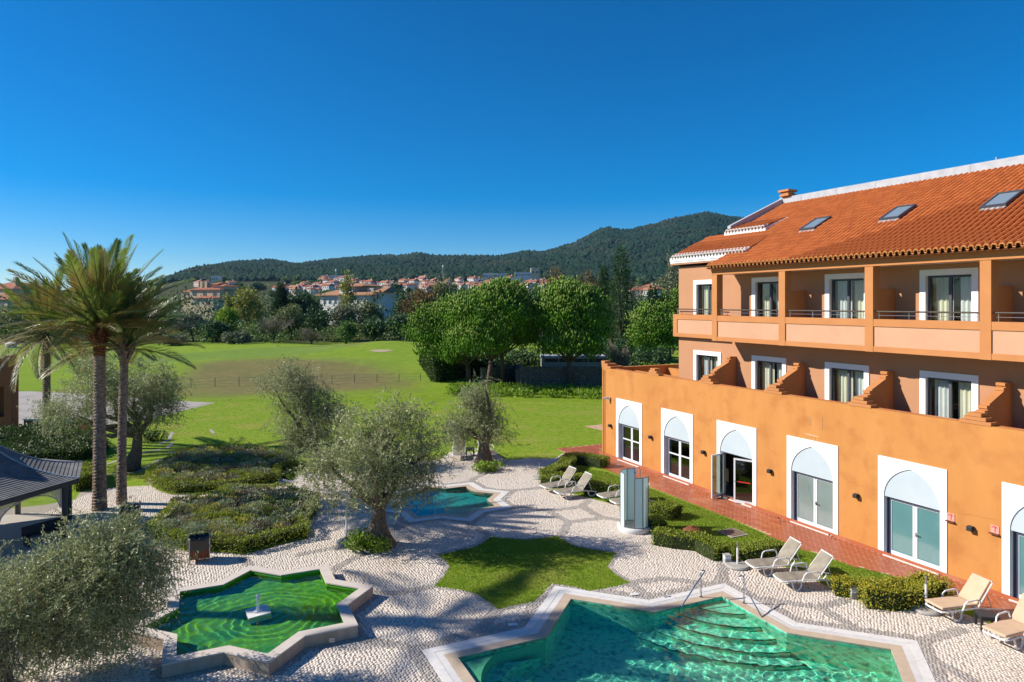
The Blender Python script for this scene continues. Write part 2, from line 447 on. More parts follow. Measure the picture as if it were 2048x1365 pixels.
# forest on the hills: nobody could count it
def forest(n, y0, y1, size, seed, name):
    r = np.random.default_rng(seed)
    y = y0 + (y1 - y0) * r.random(n) ** 0.9; x = (r.random(n) * 2 - 1) * 0.80 * y
    x = np.where(x > 0.62 * y, r.random(n) * 0.6 * y, x)
    keep = (y > 1150 + 60 * wob(x, y, 90, 1.3)); x, y = x[keep], y[keep]; n = len(x)
    z = land(x, y); s = size * (0.6 + 0.8 * r.random(n)); h = s * (0.55 + 0.4 * r.random(n))
    K = 5; V = np.zeros((n, K + 1, 3)); a0 = r.random(n) * 6.28
    for k in range(K):
        j = 0.7 + 0.6 * r.random(n); a = a0 + 6.283 * k / K
        V[:, k] = np.stack([x + np.cos(a) * s * .52 * j, y + np.sin(a) * s * .52 * j, z + h * (.15 + .3 * r.random(n))], -1)
    V[:, K] = np.stack([x + s * .1 * r.normal(size=n), y + s * .1 * r.normal(size=n), z + h], -1)
    F = (np.arange(n)[:, None, None] * (K + 1) + np.array([(k, (k + 1) % K, K) for k in range(K)])[None]).reshape(-1, 3)
    return obj(name, V.reshape(-1, 3), F, FOREST, kind='stuff')
FOREST = M('hill_forest', (0.011, 0.031, 0.019), (0.026, 0.055, 0.032), island=True, rough=0.9, spec=0.05, c3=(0.042, 0.055, 0.032), scale3=0.006)
o = forest(62000, 1150, 2750, 11, 5, 'forest'); tag(o, 'dark green forest covering the long ridge of hills', 'forest')

# ------------------------------------------------------------------ paving
PAVE = GP([(2250, 1330), (2060, 1292), (1960, 1240), (1880, 1212), (1800, 1212), (1712, 1200), (1662, 1180), (1600, 1142), (1500, 1120), (1455, 1117), (1400, 1096), (1330, 1088), (1300, 1062), (1240, 1012), (1190, 1000), (1130, 985), (1086, 974), (1080, 945), (1122, 926), (1140, 912), (1126, 908), (1112, 917), (1085, 918), (1058, 917), (1034, 920), (1010, 920), (1001, 912), (985, 906), (900, 905), (880, 920), (760, 928), (700, 935), (640, 948), (605, 945), (585, 962), (480, 940), (330, 940), (300, 972), (240, 975), (160, 985), (150, 1000), (90, 1010), (0, 1020), (-300, 1050), (-1500, 1100)]) + [(-34, 12), (-34, 3), (26, 3)]
LAWNSTAR = GP([(981, 1074), (1012, 1078), (1050, 1080), (1085, 1077), (1115, 1072.5), (1135, 1086), (1150, 1093), (1180, 1099), (1234, 1107), (1225, 1119), (1215, 1134), (1232, 1150), (1262, 1166), (1230, 1174), (1179, 1183), (1148, 1174), (1103, 1168), (1090, 1184), (1068, 1204), (1030, 1211), (996, 1220), (978, 1205), (952, 1188), (918, 1180), (868, 1173), (887, 1155), (899, 1134), (892, 1122), (876, 1111), (912, 1103), (952, 1094), (968, 1085)])
BED1 = GP([(292, 966), (318, 982), (345, 990), (400, 988), (456, 985), (508, 975), (556, 965), (562, 950), (592, 936), (588, 922), (552, 915), (500, 905), (420, 905), (360, 915), (330, 935), (300, 950)])
BED2 = GP([(290, 1078), (310, 1058), (336, 1040), (345, 1022), (430, 1006), (452, 992), (510, 992), (585, 992), (604, 1003), (640, 1008), (630, 1030), (612, 1050), (616, 1078), (560, 1090), (488, 1110), (430, 1104), (388, 1108), (340, 1095)])
pave_holes = [sr(POOLC, POOLR, .02, RP), sr(MIDC, MIDR, .02, RM, .78), foun_out, LAWNSTAR, BED1, BED2]
paving = flat_poly('paving', PAVE, 0.004, JOINT, pave_holes)
COURT = GP([(-250, 790), (60, 783), (200, 790), (350, 802), (432, 806), (300, 838), (200, 852), (100, 858), (-300, 880)])
COURTM = M('far_cobbles', (0.42, 0.38, 0.34), (0.30, 0.27, 0.24), 7, 0.85, 0.3, 30, c3=(0.25, 0.225, 0.2), scale3=0.5)
flat_poly('courtyard', COURT, 0.004, COURTM)
bands = [[(943, 961), (961, 952), (1002, 929), (1012, 921)], [(1022, 982), (1086, 976)], [(1021, 1011), (1098, 1023), (1137, 1045)], [(1098, 1023), (1164, 1014), (1178, 1003)],
         [(1164, 1014), (1205, 1036), (1240, 1041)], [(1139, 1045), (1203, 1037)], [(1137, 1046), (1123, 1071)], [(940, 1048), (981, 1073)], [(981, 1073), (952, 1094), (877, 1111)],
         [(1448, 1128), (1444, 1170)], [(1498, 1195), (1639, 1215), (1726, 1265)], [(1639, 1215), (1689, 1203)], [(1850, 1282), (1925, 1261)], [(1879, 1327), (1945, 1362)],
         [(735, 1282), (834, 1298), (900, 1365), (960, 1440)], [(834, 1298), (955, 1262), (1055, 1245)], [(961, 1261), (996, 1222)], [(784, 1063), (807, 1052)], [(662, 1143), (707, 1118), (790, 1085)], [(871, 1173), (795, 1187), (750, 1187)],
         [(1267, 1170), (1300, 1199)], [(1262, 1166), (1330, 1158), (1448, 1172)], [(600, 1110), (700, 1090)], [(1055, 1245), (1100, 1172)], [(813, 1050), (700, 1062)], [(480, 1112), (500, 1130)]]
bandsW = [(GP(b), 0.16) for b in bands]
def loopw(poly, wd): return (list(poly) + [poly[0]], wd)
bandsW += [loopw(star(*POOLC, POOLR + .16, RP), .2), loopw(star(*MIDC, MIDR + .14, RM, .78), .16), loopw(star(*FOUNC, FOUNR + .1, RF), .12), loopw(LAWNSTAR, .13)]
def cobbles():
    p = 0.092
    X, Y = np.meshgrid(np.arange(-20, 17, p), np.arange(13.5, 42, p))
    row = np.round(Y / p)
    X = X + (row % 2) * p * .5 + rng.normal(0, .012, X.shape)
    # rows drift in soft waves, as they were laid
    Yw = Y + 0.16 * np.sin(X * 0.8 + Y * .15) + 0.08 * np.sin(X * 1.9 + 1.3) + rng.normal(0, .008, X.shape)
    x, y = X.ravel(), Yw.ravel()
    k = in_poly(x, y, PAVE)
    u = 1024 + FPX * x / y; v = HZ + FPX * 9 / y
    k &= (u > -60) & (u < 2110) & (v < 1520)
    x, y = x[k], y[k]
    for h in pave_holes:
        m = ~in_poly(x, y, h); x, y = x[m], y[m]
    d = np.full(x.shape, 9.0)
    for poly, wd in bandsW:
        for a, b in zip(poly[:-1], poly[1:]): d = np.minimum(d, seg_dist(x, y, a, b) - wd)
    isb = d < 0
    gap = (d > 0) & (d < .03)
    x, y, isb = x[~gap], y[~gap], isb[~gap]
    for name, sel, mat in (('paving_cobbles', ~isb, COBBLE), ('border_cobbles', isb, COBBLEG)):
        xs, yy_ = x[sel], y[sel]; n = len(xs)
        hw = p * .475 * (0.86 + .2 * rng.random((n, 1))); hd = p * .465 * (0.84 + .2 * rng.random((n, 1)))
        sx = np.array([-1, 1, 1, -1]); sy = np.array([-1, -1, 1, 1])
        jx = rng.normal(0, .004, (n, 4)); jy = rng.normal(0, .004, (n, 4))
        bxx = xs[:, None] + sx * hw + jx; byy = yy_[:, None] + sy * hd + jy
        top = 0.009 + 0.004 * rng.random((n, 1)) + rng.normal(0, .0012, (n, 4))
        V = np.zeros((n, 8, 3))
        V[:, :4, 0], V[:, :4, 1], V[:, :4, 2] = bxx, byy, 0.001
        V[:, 4:, 0] = xs[:, None] + (bxx - xs[:, None]) * .92; V[:, 4:, 1] = yy_[:, None] + (byy - yy_[:, None]) * .92; V[:, 4:, 2] = top
        f = np.array([(4, 5, 6, 7), (0, 1, 5, 4), (1, 2, 6, 5), (2, 3, 7, 6), (3, 0, 4, 7)])
        F = (np.arange(n)[:, None, None] * 8 + f[None]).reshape(-1, 4)
        o = obj(name, V.reshape(-1, 3), F, mat, paving, kind='stuff')
cobbles()

# lawn star and grass blades
flat_poly('lawn', LAWNSTAR, 0.010, GRASS)
def grass_blades(name, poly, dens, hgt, mat, keep=None):
    P = np.array(poly); lo, hi = P.min(0), P.max(0)
    n = int((hi - lo).prod() * dens)
    x = lo[0] + rng.random(n) * (hi[0] - lo[0]); y = lo[1] + rng.random(n) * (hi[1] - lo[1])
    k = in_poly(x, y, poly)
    if keep is not None: k &= keep(x, y)
    x, y = x[k], y[k]; n = len(x)
    a = rng.random(n) * 6.283; ww = .006 + .007 * rng.random(n); h = hgt * (.5 + .8 * rng.random(n)); ln = hgt * .7 * rng.random(n); b = rng.random(n) * 6.283
    V = np.zeros((n, 3, 3))
    V[:, 0] = np.stack([x - ww * np.cos(a), y - ww * np.sin(a), 0 * x], -1)
    V[:, 1] = np.stack([x + ww * np.cos(a), y + ww * np.sin(a), 0 * x], -1)
    V[:, 2] = np.stack([x + ln * np.cos(b), y + ln * np.sin(b), h], -1)
    return obj(name, V.reshape(-1, 3), np.arange(3 * n).reshape(-1, 3), mat, kind='stuff')
BLADE = leafmat('grass_blade', (0.105, 0.18, 0.014), (0.18, 0.25, 0.03), 0.35, 0.6, 0.2, 1.1)
o = grass_blades('grass', LAWNSTAR, 1400, .045, BLADE); tag(o, 'short grass of the star shaped lawn between the pools', 'grass')

# ------------------------------------------------------------------ terracotta path along the facade
path_poly = [HW(22.57, 34.25), HW(22.57, 9.0), HW(20.2, 9.0), HW(20.3, 12.0)] + GP([(2005, 1262), (1890, 1180), (1700, 1130), (1578, 1088.5), (1450, 1032), (1300, 974.8), (1215, 940), (1160, 921), (1113, 898), (1206, 888)])
path = flat_poly('path', path_poly, 0.006, GROUT)
side_path = flat_poly('path', GP([(1168, 853), (1207, 849), (1240, 852), (1240, 870), (1208, 863)]), 0.006, GROUT)
def herringbone(poly, parent):
    W = 0.17
    P = np.array(poly); c0 = P.mean(0); ex = np.abs(P - c0).max() * 1.5
    n = int(ex / W)
    rot = TH + R(45); cr, s_ = math.cos(rot), math.sin(rot)
    items = []
    for c in range(-n, n):
        for r in range(-n, n):
            k = (c - r) % 4
            if k == 0: items.append((c + 1.0, r + .5, 0))
            elif k == 3: items.append((c + .5, r + 1.0, 1))
    I = np.array(items); lx, ly = I[:, 0] * W, I[:, 1] * W
    x = c0[0] + lx * cr - ly * s_; y = c0[1] + lx * s_ + ly * cr
    k = in_poly(x, y, poly); I, x, y = I[k], x[k], y[k]
    u = 1024 + FPX * x / y; k = (u < 2120) & (y > 10); I, x, y = I[k], x[k], y[k]
    o_ = np.argsort(y); I, x, y = I[o_], x[o_], y[o_]
    g = .010
    def bm(shade_seed):
        m = MB(); L_, B_ = W - g, W / 2 - g
        m.prism([(-L_, -B_), (L_, -B_), (L_, B_), (-L_, B_)], -.002, .006); return m
    proto = None; rest = MB()
    for i in range(len(x)):
        rz = rot + (math.pi / 2 if I[i, 2] else 0)
        if i < 300:
            if proto is None:
                proto = bm(0).build('tile', TERRA, parent); o = proto
            else:
                o = proto.copy(); COL.objects.link(o)
            o.location = (x[i], y[i], .007 + random.uniform(-.001, .001)); o.rotation_euler = (random.uniform(-.006, .006), random.uniform(-.006, .006), rz)
        else:
            L_, B_ = W - g, W / 2 - g; c, s = math.cos(rz), math.sin(rz)
            rest.prism([(x[i] + p * c - q_ * s, y[i] + p * s + q_ * c) for p, q_ in ((-L_, -B_), (L_, -B_), (L_, B_), (-L_, B_))], .006, .012 + random.uniform(0, .002))
    if rest.v: rest.build('tile', TERRA, parent, kind='stuff')
herringbone(path_poly, path)
m = MB()
m.bx(0, .02, 9, 34.2, 0, .12)
skirt = m.build('skirting_tile', TERRA, path); skirt.location = HW(22.55, 0) + (.013,); skirt.rotation_euler = (0, 0, TH)
LAWN2 = GP([(1130, 930), (1215, 945), (1300, 978), (1450, 1035), (1578, 1091), (1700, 1133), (1880, 1168), (1800, 1205), (1662, 1178), (1600, 1140), (1500, 1118), (1400, 1094), (1330, 1085), (1240, 1010), (1130, 983)])
o = grass_blades('grass', LAWN2, 1000, .045, BLADE, keep=lambda x, y: ~in_poly(x, y, path_poly) & ~in_poly(x, y, PAVE)); tag(o, 'short grass of the narrow lawn strip beside the terracotta path', 'grass')
LAWN3 = GP([(880, 920), (1000, 915), (1034, 919), (1110, 915), (1113, 898), (1205, 888), (1205, 800), (900, 790), (430, 800), (300, 840), (260, 880), (330, 935), (420, 903), (600, 935), (760, 926)])
o = grass_blades('grass', LAWN3, 55, .06, leafmat('grass_blade_far', (0.13, 0.21, 0.016), (0.27, 0.31, 0.055), .35, .6, .2, 1.1)); tag(o, 'bright mown grass of the big garden lawn', 'grass')

# ------------------------------------------------------------------ swimming pool
MOSAIC = M('green_mosaic', (0.05, 0.80, 0.47), (0.34, 0.92, 0.66), 9, 0.35, 0.0, c3=(0.015, 0.28, 0.20), scale3=6.0, contrast=0.5)
MOSAICD = M('deep_green_mosaic', (0.012, 0.16, 0.09), (0.03, 0.22, 0.13), 10, 0.4, contrast=0.5)
MOSAICB = M('blue_green_mosaic', (0.008, 0.30, 0.32), (0.03, 0.42, 0.40), 5, 0.4, contrast=0.5)
ALGAE = M('green_algae_tiles', (0.06, 0.34, 0.015), (0.16, 0.42, 0.02), 2.2, 0.6, c3=(0.02, 0.26, 0.10), scale3=.7, contrast=.6)
WATERP = M_wave('pool_water', (0.86, 0.99, 0.96))
WATERM = M_wave('small_pool_water', (0.75, 0.97, 0.98))
WATERF = M_wave('fountain_water', (0.80, 0.97, 0.66))
WAVES = [(rng.uniform(0, 6.28), rng.uniform(.11, .55), rng.uniform(0, 6.28)) for _ in range(26)]
def chop(X, Y, amp):
    X0 = X + .10 * np.sin(Y * 3.1) + .06 * np.sin(Y * 7.3 + X); Y0 = Y + .10 * np.sin(X * 2.7 + 1)
    h = 0
    for a, l, p in WAVES: h = h + l * np.sin((X0 * math.cos(a) + Y0 * math.sin(a)) * 6.283 / l + p)
    return h * amp
def water_sheet(poly, z, res, hfun, mat, parent):
    """a rippled water surface; the sun refracts through it on to the tiles"""
    P = np.array(poly); lo, hi = P.min(0), P.max(0)
    xs = np.arange(lo[0], hi[0] + res, res); ys_ = np.arange(lo[1], hi[1] + res, res)
    X, Y = np.meshgrid(xs, ys_, indexing='ij'); n1 = len(ys_)
    V = np.stack([X, Y, z + hfun(X, Y)], -1).reshape(-1, 3)
    i, j = np.meshgrid(np.arange(len(xs) - 1), np.arange(n1 - 1), indexing='ij'); q_ = (i * n1 + j).ravel()
    F = np.stack([q_, q_ + n1, q_ + n1 + 1, q_ + 1], -1)
    big = [(P.mean(0)[0] + (x - P.mean(0)[0]) * 1.012, P.mean(0)[1] + (y - P.mean(0)[1]) * 1.012) for x, y in poly]
    c = V[F].mean(1); F = F[in_poly(c[:, 0], c[:, 1], big)]
    u, inv = np.unique(F.ravel(), return_inverse=True)
    o = obj('water', V[u], inv.reshape(-1, 4), mat, parent, smooth=True)
    o.cycles.is_caustics_caster = True
    for c_ in parent.children:
        if c_.name.split('.')[0] in ('basin', 'basin_floor', 'step', 'shallow_ledge', 'bench'): c_.cycles.is_caustics_receiver = True
    return o
def lerp2(a, b, t): return (a[0] + (b[0] - a[0]) * t, a[1] + (b[1] - a[1]) * t)
def ring_slabs(name, A, B, per, z0, z1, mat, parent, gap=.004, limit=None):
    """stone slabs round a star between outline A and outline B"""
    n = len(A)
    for i in range(n):
        a0, a1, b0, b1 = A[i], A[(i + 1) % n], B[i], B[(i + 1) % n]
        for k in range(per):
            t0, t1 = k / per, (k + 1) / per
            e = gap / max(1e-6, math.dist(a0, a1))
            p = [lerp2(a0, a1, t0 + e), lerp2(a0, a1, t1 - e), lerp2(b0, b1, t1 - e), lerp2(b0, b1, t0 + e)]
            dz = random.uniform(-.001, .001)
            m = MB(); m.prism(p, z0, z1 + dz); o = m.build(name, mat, parent)
def basin(name, poly, z0, z1, wallmat, floormat, parent, floor=True):
    n = len(poly)
    V = [(x, y, z1) for x, y in poly] + [(x, y, z0) for x, y in poly]
    F = [(i, n + i, n + (i + 1) % n, (i + 1) % n) for i in range(n)]
    obj(name, V, F, wallmat, parent)
    if floor:
        f = flat_poly('basin_floor', poly, z0, floormat, kind=None, parent=parent)
pool = thing('swimming_pool', 'large green swimming pool shaped like an eight pointed star with steps and handrails', 'pool', (0, 0, 0))
PW = sr(POOLC, POOLR, .72, RP)
ring_slabs('coping_slab', sr(POOLC, POOLR, 0, RP), sr(POOLC, POOLR, .24, RP), 3, -.05, .022, LIMEW, pool)
ring_slabs('edge_slab', sr(POOLC, POOLR, .44, RP), sr(POOLC, POOLR, .72, RP), 2, -.05, .018, TRAV, pool, gap=.002)
g_o, g_i = sr(POOLC, POOLR, .238, RP), sr(POOLC, POOLR, .442, RP)
m = MB()
for i in range(16):
    j = (i + 1) % 16; a, b, c, d = g_o[i], g_o[j], g_i[j], g_i[i]
    m.add([(*a, -.07), (*b, -.07), (*c, -.07), (*d, -.07)], [(0, 1, 2, 3)])
m.build('gutter', LIMEW, pool)
# the overflow grate: cross bars all round, joined because there are hundreds
m = MB(); A_ = sr(POOLC, POOLR, .245, RP); B_ = sr(POOLC, POOLR, .435, RP)
for i in range(16):
    a0, a1, b0, b1 = A_[i], A_[(i + 1) % 16], B_[i], B_[(i + 1) % 16]
    L_ = math.dist(a0, a1); nb = int(L_ / .05)
    for k in range(nb):
        t = (k + .5) / nb; p, q_ = lerp2(a0, a1, t), lerp2(b0, b1, t)
        m.bar((*p, .008), (*q_, .008), .034, .016)
m.build('overflow_grate', LIMEW, pool, kind='stuff')
basin('basin', PW, -1.45, 0.0, MOSAIC, MOSAIC, pool)
# steps that fill the point of the star under the handrails
tip = PW[(16 - 2 * 2) % 16]
P_ = [(i, PW[i]) for i in range(16)]
ti = min(P_, key=lambda t: math.dist(t[1], G(1448, 1190)))[0]
tip, pa, pb = PW[ti], PW[(ti + 1) % 16], PW[(ti - 1) % 16]
for k, (f_, z_) in enumerate(((.62, -.25), (1.02, -.5), (1.36, -.75), (1.68, -1.0), (2.0, -1.22))):
    f0 = (0, .58, .98, 1.32, 1.64)[k]
    da = (pa[0] - tip[0], pa[1] - tip[1]); db = (pb[0] - tip[0], pb[1] - tip[1])
    arc = []
    for t in np.linspace(0, 1, 9):
        bow = 1 + .25 * math.sin(math.pi * t)
        dx, dy = da[0] * (1 - t) + db[0] * t, da[1] * (1 - t) + db[1] * t
        arc.append((tip[0] + dx * f_ * .62 * bow, tip[1] + dy * f_ * .62 * bow))
    m = MB(); m.prism([tip] + arc, -1.44 + k * .002, z_); m.build('step', MOSAIC, pool)
    m = MB(); m.tube([(x, y, z_ + .004) for x, y in arc], .03, 5); m.build('step_nosing', MOSAICD, pool)
# whirlpool bench in the left point
ti = min(P_, key=lambda t: math.dist(t[1], G(905, 1310)))[0]
tip, pa, pb = PW[ti], PW[(ti + 1) % 16], PW[(ti - 1) % 16]
LEDGE = M('shallow_green_mosaic', (0.12, 0.55, 0.26), (0.18, 0.64, 0.34), 24, 0.4, contrast=.5)
cx_, cy_ = POOLC[0] * .42 + tip[0] * .58, POOLC[1] * .42 + tip[1] * .58
cx_, cy_, SPA_R = 1.125, 16.487, 1.879
def arcp(r, a0, a1, n=24): return [(cx_ + r * math.cos(R(a)), cy_ + r * math.sin(R(a))) for a in np.linspace(a0, a1, n)]
def clip_in(poly): return [p if in_poly(np.array([p[0]]), np.array([p[1]]), PW)[0] else None for p in poly]
cA, cB = PW[(ti + 1) % 16], PW[(ti - 1) % 16]
def tipside(p): return ((cB[0] - cA[0]) * (p[1] - cA[1]) - (cB[1] - cA[1]) * (p[0] - cA[0])) * ((cB[0] - cA[0]) * (tip[1] - cA[1]) - (cB[1] - cA[1]) * (tip[0] - cA[0])) > 0
def spa_arc(r_): return [p for p in clip_in(arcp(r_, 20, 300, 90)) if p and tipside(p)]
arc_ = spa_arc(SPA_R)
if math.dist(cA, arc_[0]) > math.dist(cA, arc_[-1]): arc_ = arc_[::-1]
led = [tip, cA] + arc_ + [cB]
m = MB(); m.prism(led, -1.43, -.17); m.build('shallow_ledge', LEDGE, pool)
for r_, z_ in ((SPA_R - .45, -.75), (SPA_R - .95, -1.1)):
    a, b = spa_arc(SPA_R + .01), spa_arc(r_)
    m = MB(); m.prism(a + b[::-1], -1.42, z_); m.build('bench', MOSAIC, pool)
water_sheet(PW, -.05, .035, lambda X, Y: chop(X, Y, .0017), WATERP, pool)
# flat plates: drain covers and depth marks
m = MB(); m.bx(-.13, .13, -.06, .06, 0, .02); o = m.build('skimmer_lid', WPLAST, pool); o.location = (*G(1026, 1251), .018); o.rotation_euler = (0, 0, .2)
o2 = o.copy(); COL.objects.link(o2); o2.location = (*G(1269, 1191), .018)
DKB = M('navy_mark', (0.03, 0.035, 0.09), None, rough=.5)
for u, v in ((1332, 1196), (1339, 1195)):
    m = MB(); m.bx(-.05, .05, -.03, .03, 0, .003); o = m.build('depth_mark', DKB, pool); o.location = (*G(u, v), .0235); o.rotation_euler = (0, 0, .35)
def mat_lamp(): pass
for u, v, z_ in ((1258, 1231, -.7), (1216, 1301, -1.43), (1438, 1302, -1.43)):
    m = MB(); m.lathe([(.14, 0), (.14, .03), (.09, .05)], 14); o = m.build('underwater_fitting', M('fitting', (.25, .62, .6), None, rough=.4), pool); o.location = (*G(u, v, z_), z_ if z_ < -1 else -1.43)
    if z_ > -1: o.location = (*G(u, v, -1.43), -1.43)
# two handrails
def handrail(u0, v0, u1, v1, lab, dx):
    a = G(u0, v0); b = G(u1, v1)
    t = thing('handrail', lab, 'handrail', (*a, .018), 0, 'steel handrails at the pool steps')
    d = Vector((b[0] - a[0], b[1] - a[1], 0)); e = d.normalized()
    side = Vector((-e.y, e.x, 0)) * 0
    pts = [Vector((0, 0, 0)), Vector((0, 0, .70)), Vector((0, 0, .78)) + e * .02 * 0 - e * .02, Vector((0, 0, .82)) - e * .07, Vector((0, 0, .835)) - e * .02, Vector((0, 0, .80)) + e * .06]
    pts = [Vector((0, 0, 0)), Vector((0, 0, .74)), Vector((0, 0, .79)) - e * .015, Vector((0, 0, .81)) - e * .06 + Vector((dx, 0, 0)) * .5, Vector((0, 0, .79)) - e * .05 + Vector((dx, 0, 0)), Vector((0, 0, .74)) + Vector((dx, 0, 0)) + e * .03]
    low = d + Vector((0, 0, -.02))
    pts.append(low); pts.append(low + e * .15 + Vector((0, 0, -.3)))
    m = MB(); m.tube(pts, .021, 8); m.build('rail', STEEL, t, smooth=True)
    m = MB(); m.lathe([(.05, 0), (.05, .02), (.025, .03)], 12); m.build('base_flange', STEEL, t)
handrail(1402, 1196, 1363, 1213, 'left one of two steel handrails at the pool steps, sloping towards the fountain', .10)
handrail(1488, 1208, 1525, 1237, 'right one of two steel handrails at the pool steps, nearer the loungers', -.12)

# ------------------------------------------------------------------ small star pool
mp = thing('star_pool', 'small blue green star shaped pool beside the old olive tree', 'pool')
def ms(w_): return sr(MIDC, MIDR, w_, RM, .78)
ring_slabs('coping_slab', ms(0), ms(.30), 2, -.05, .020, LIMEW, mp)
ring_slabs('edge_slab', ms(.31), ms(.56), 2, -.06, .014, TRAV, mp, gap=.002)
basin('basin', ms(.56), -.55, 0, MOSAICD, MOSAICB, mp)
water_sheet(ms(.56), -.06, .04, lambda X, Y: chop(X, Y, .0012), WATERM, mp)
m = MB(); m.bx(-.1, .1, -.05, .05, 0, .02); o = m.build('skimmer_lid', WPLAST, mp); o.location = (*G(1016, 996), .02)

# ------------------------------------------------------------------ raised fountain basin
ft = thing('fountain', 'raised star shaped stone fountain basin with green water and one small jet', 'fountain')
RZ = 0.34
ring_slabs('rim_slab', star(*FOUNC, FOUNR + .015, RF), sr(FOUNC, FOUNR, .30, RF), 1, RZ - .035, RZ, LIME, ft, gap=.002)
basin('basin', sr(FOUNC, FOUNR, .28, RF), -.15, RZ - .04, ALGAE, ALGAE, ft)
fo = sr(FOUNC, FOUNR, 0.0, RF); fi = sr(FOUNC, FOUNR, .04, RF); core = sr(FOUNC, FOUNR, .045, RF)
basin('core_wall', core[::-1], 0, RZ - .036, CONC, CONC, ft, floor=False)
ring_slabs('wall_panel', fo, fi, 5, 0, RZ - .036, PANELST, ft, gap=.0025)
FWATER = 'FW'

jx, jy = G(516, 1222, RZ - .05)
def rings(X, Y):
    d = np.hypot(X - jx, Y - jy); d2 = d + .05 * np.sin(3 * np.arctan2(Y - jy, X - jx) + d * 1.3)
    d2 = d2 + .06 * np.sin(X * 4.3 + np.sin(Y * 3)) + .05 * np.sin(Y * 6.1 + X)
    return .0062 * np.sin(d2 * 6.283 / .29) * np.exp(-d / 2.6) + chop(X, Y, .0014)
water_sheet(sr(FOUNC, FOUNR, .28, RF), RZ - .11, .03, rings, WATERF, ft)
m = MB(); m.bx(-.30, .30, -.30, .30, -.35, .0); o = m.build('plinth', LIMEW, ft); o.location = (jx, jy, RZ - .055); o.rotation_euler = (.02, -.06, R(30))
FOAM = M('foaming_water', (.82, .85, .86), (.7, .74, .76), 20, .3, .5, 60)
m = MB(); m.tube([(0, 0, 0), (0, 0, .08), (.005, 0, .2), (0, .005, .34), (.005, 0, .44), (0, 0, .49)], [.09, .042, .038, .055, .06, .02], 10)
m.lathe([(.13, 0), (.1, .02), (.04, .05)], 14, (0, 0, -.0))
o = m.build('water_jet', FOAM, ft, smooth=True); o.location = (jx, jy, RZ - .055)
m = MB(); m.bx(-.07, .07, -.01, .01, -.05, .05); o = m.build('overflow_plate', CONC, ft)
pA = lerp2(fo[(16 - 6) % 16], fo[(16 - 6) % 16], 0); px_, py_ = G(664, 1281, .18); o.location = (px_, py_ - .01, .18); o.rotation_euler = (0, 0, R(12))
# ------------------------------------------------------------------ the hotel (local x = d - 24, y = s - 20)
OFF = (24.0, 20.0, 0.0)
hotel = thing('hotel', 'large ochre hotel with clay tile roof, balconies and white pointed arch doors', 'hotel', (*HW(24, 20), 0), TH)
def HB(m, name, mats, parent=hotel, smooth=False, kind=None, bevel=0):
    return m.build(name, mats, parent, smooth, kind, OFF, bevel)
def sheet_holes(m, d, s0, s1, z0, z1, holes):
    ss = sorted({s0, s1, *[h[0] for h in holes], *[h[1] for h in holes]}); zs = sorted({z0, z1, *[h[2] for h in holes], *[h[3] for h in holes]})
    for a, b in zip(ss[:-1], ss[1:]):
        for c, e in zip(zs[:-1], zs[1:]):
            ms_, mz = (a + b) / 2, (c + e) / 2
            if any(h[0] < ms_ < h[1] and h[2] < mz < h[3] for h in holes): continue
            m.add([(d, a, c), (d, b, c), (d, b, e), (d, a, e)], [(0, 3, 2, 1)])
S_LO = 2.0
panels = [32.52 - 4.1 * k for k in range(8)]          # far edge of each arch surround
PWD, PH = 2.44, 3.54
PT = 5.18
# ground floor wall with door openings
m = MB()
sheet_holes(m, 22.6, S_LO, 34.0, 0, PT, [(p - PWD + .12, p - .12, 0, 3.42) for p in panels])
m.add([(22.9, S_LO, 4), (22.9, 34, 4), (22.9, 34, PT), (22.9, S_LO, PT)], [(0, 1, 2, 3)])
m.add([(22.6, 34, 0), (33, 34, 0), (33, 34, PT), (22.6, 34, PT)], [(0, 1, 2, 3)])
m.add([(22.6, S_LO, PT), (22.9, S_LO, PT), (22.9, 34, PT), (22.6, 34, PT)], [(0, 1, 2, 3)])
m.add([(22.9, 33.7, 4), (33, 33.7, 4), (33, 33.7, PT), (22.9, 33.7, PT)], [(3, 2, 1, 0)])
m.add([(22.9, 33.7, PT), (33, 33.7, PT), (33, 34, PT), (22.9, 34, PT)], [(0, 1, 2, 3)])
m.bx(22.9, 24.4, S_LO, 33.7, 3.7, 4.0)
m.bx(24.4, 33, 29.25, 33.7, 3.7, 4.0)
m.bx(32.7, 33, 29.2, 34, 0, PT)
m.bx(22.63, 22.64, 33.99, 34.0, 0, .1)
HB(m, 'terrace_wall', OCHRE)
m = MB()
m.bx(22.93, 22.96, S_LO, 33.66, PT - .10, PT + .015)
HB(m, 'parapet_capping', TERRA)
# further parapets of the side terrace
m = MB()
m.bx(27.2, 27.45, 29.2, 33.7, 4, 5.0); m.bx(24.6, 24.85, 29.2, 33.7, 4, 4.95); m.bx(30.4, 30.65, 29.2, 33.7, 4, 5.55); m.bx(29.2, 30.4, 33.45, 33.7, 4, 5.6)
HB(m, 'side_terrace_parapet', OCHRE)
m = MB(); m.bx(27.6, 30.2, 29.4, 33.3, 4.75, 4.8)
HB(m, 'plunge_pool_cover', M('pale_blue_cover', (.30, .45, .52), None, rough=.3))
m = MB(); m.bx(23.3, 33, 34.02, 34.5, 0, .15); HB(m, 'side_step', TERRA)

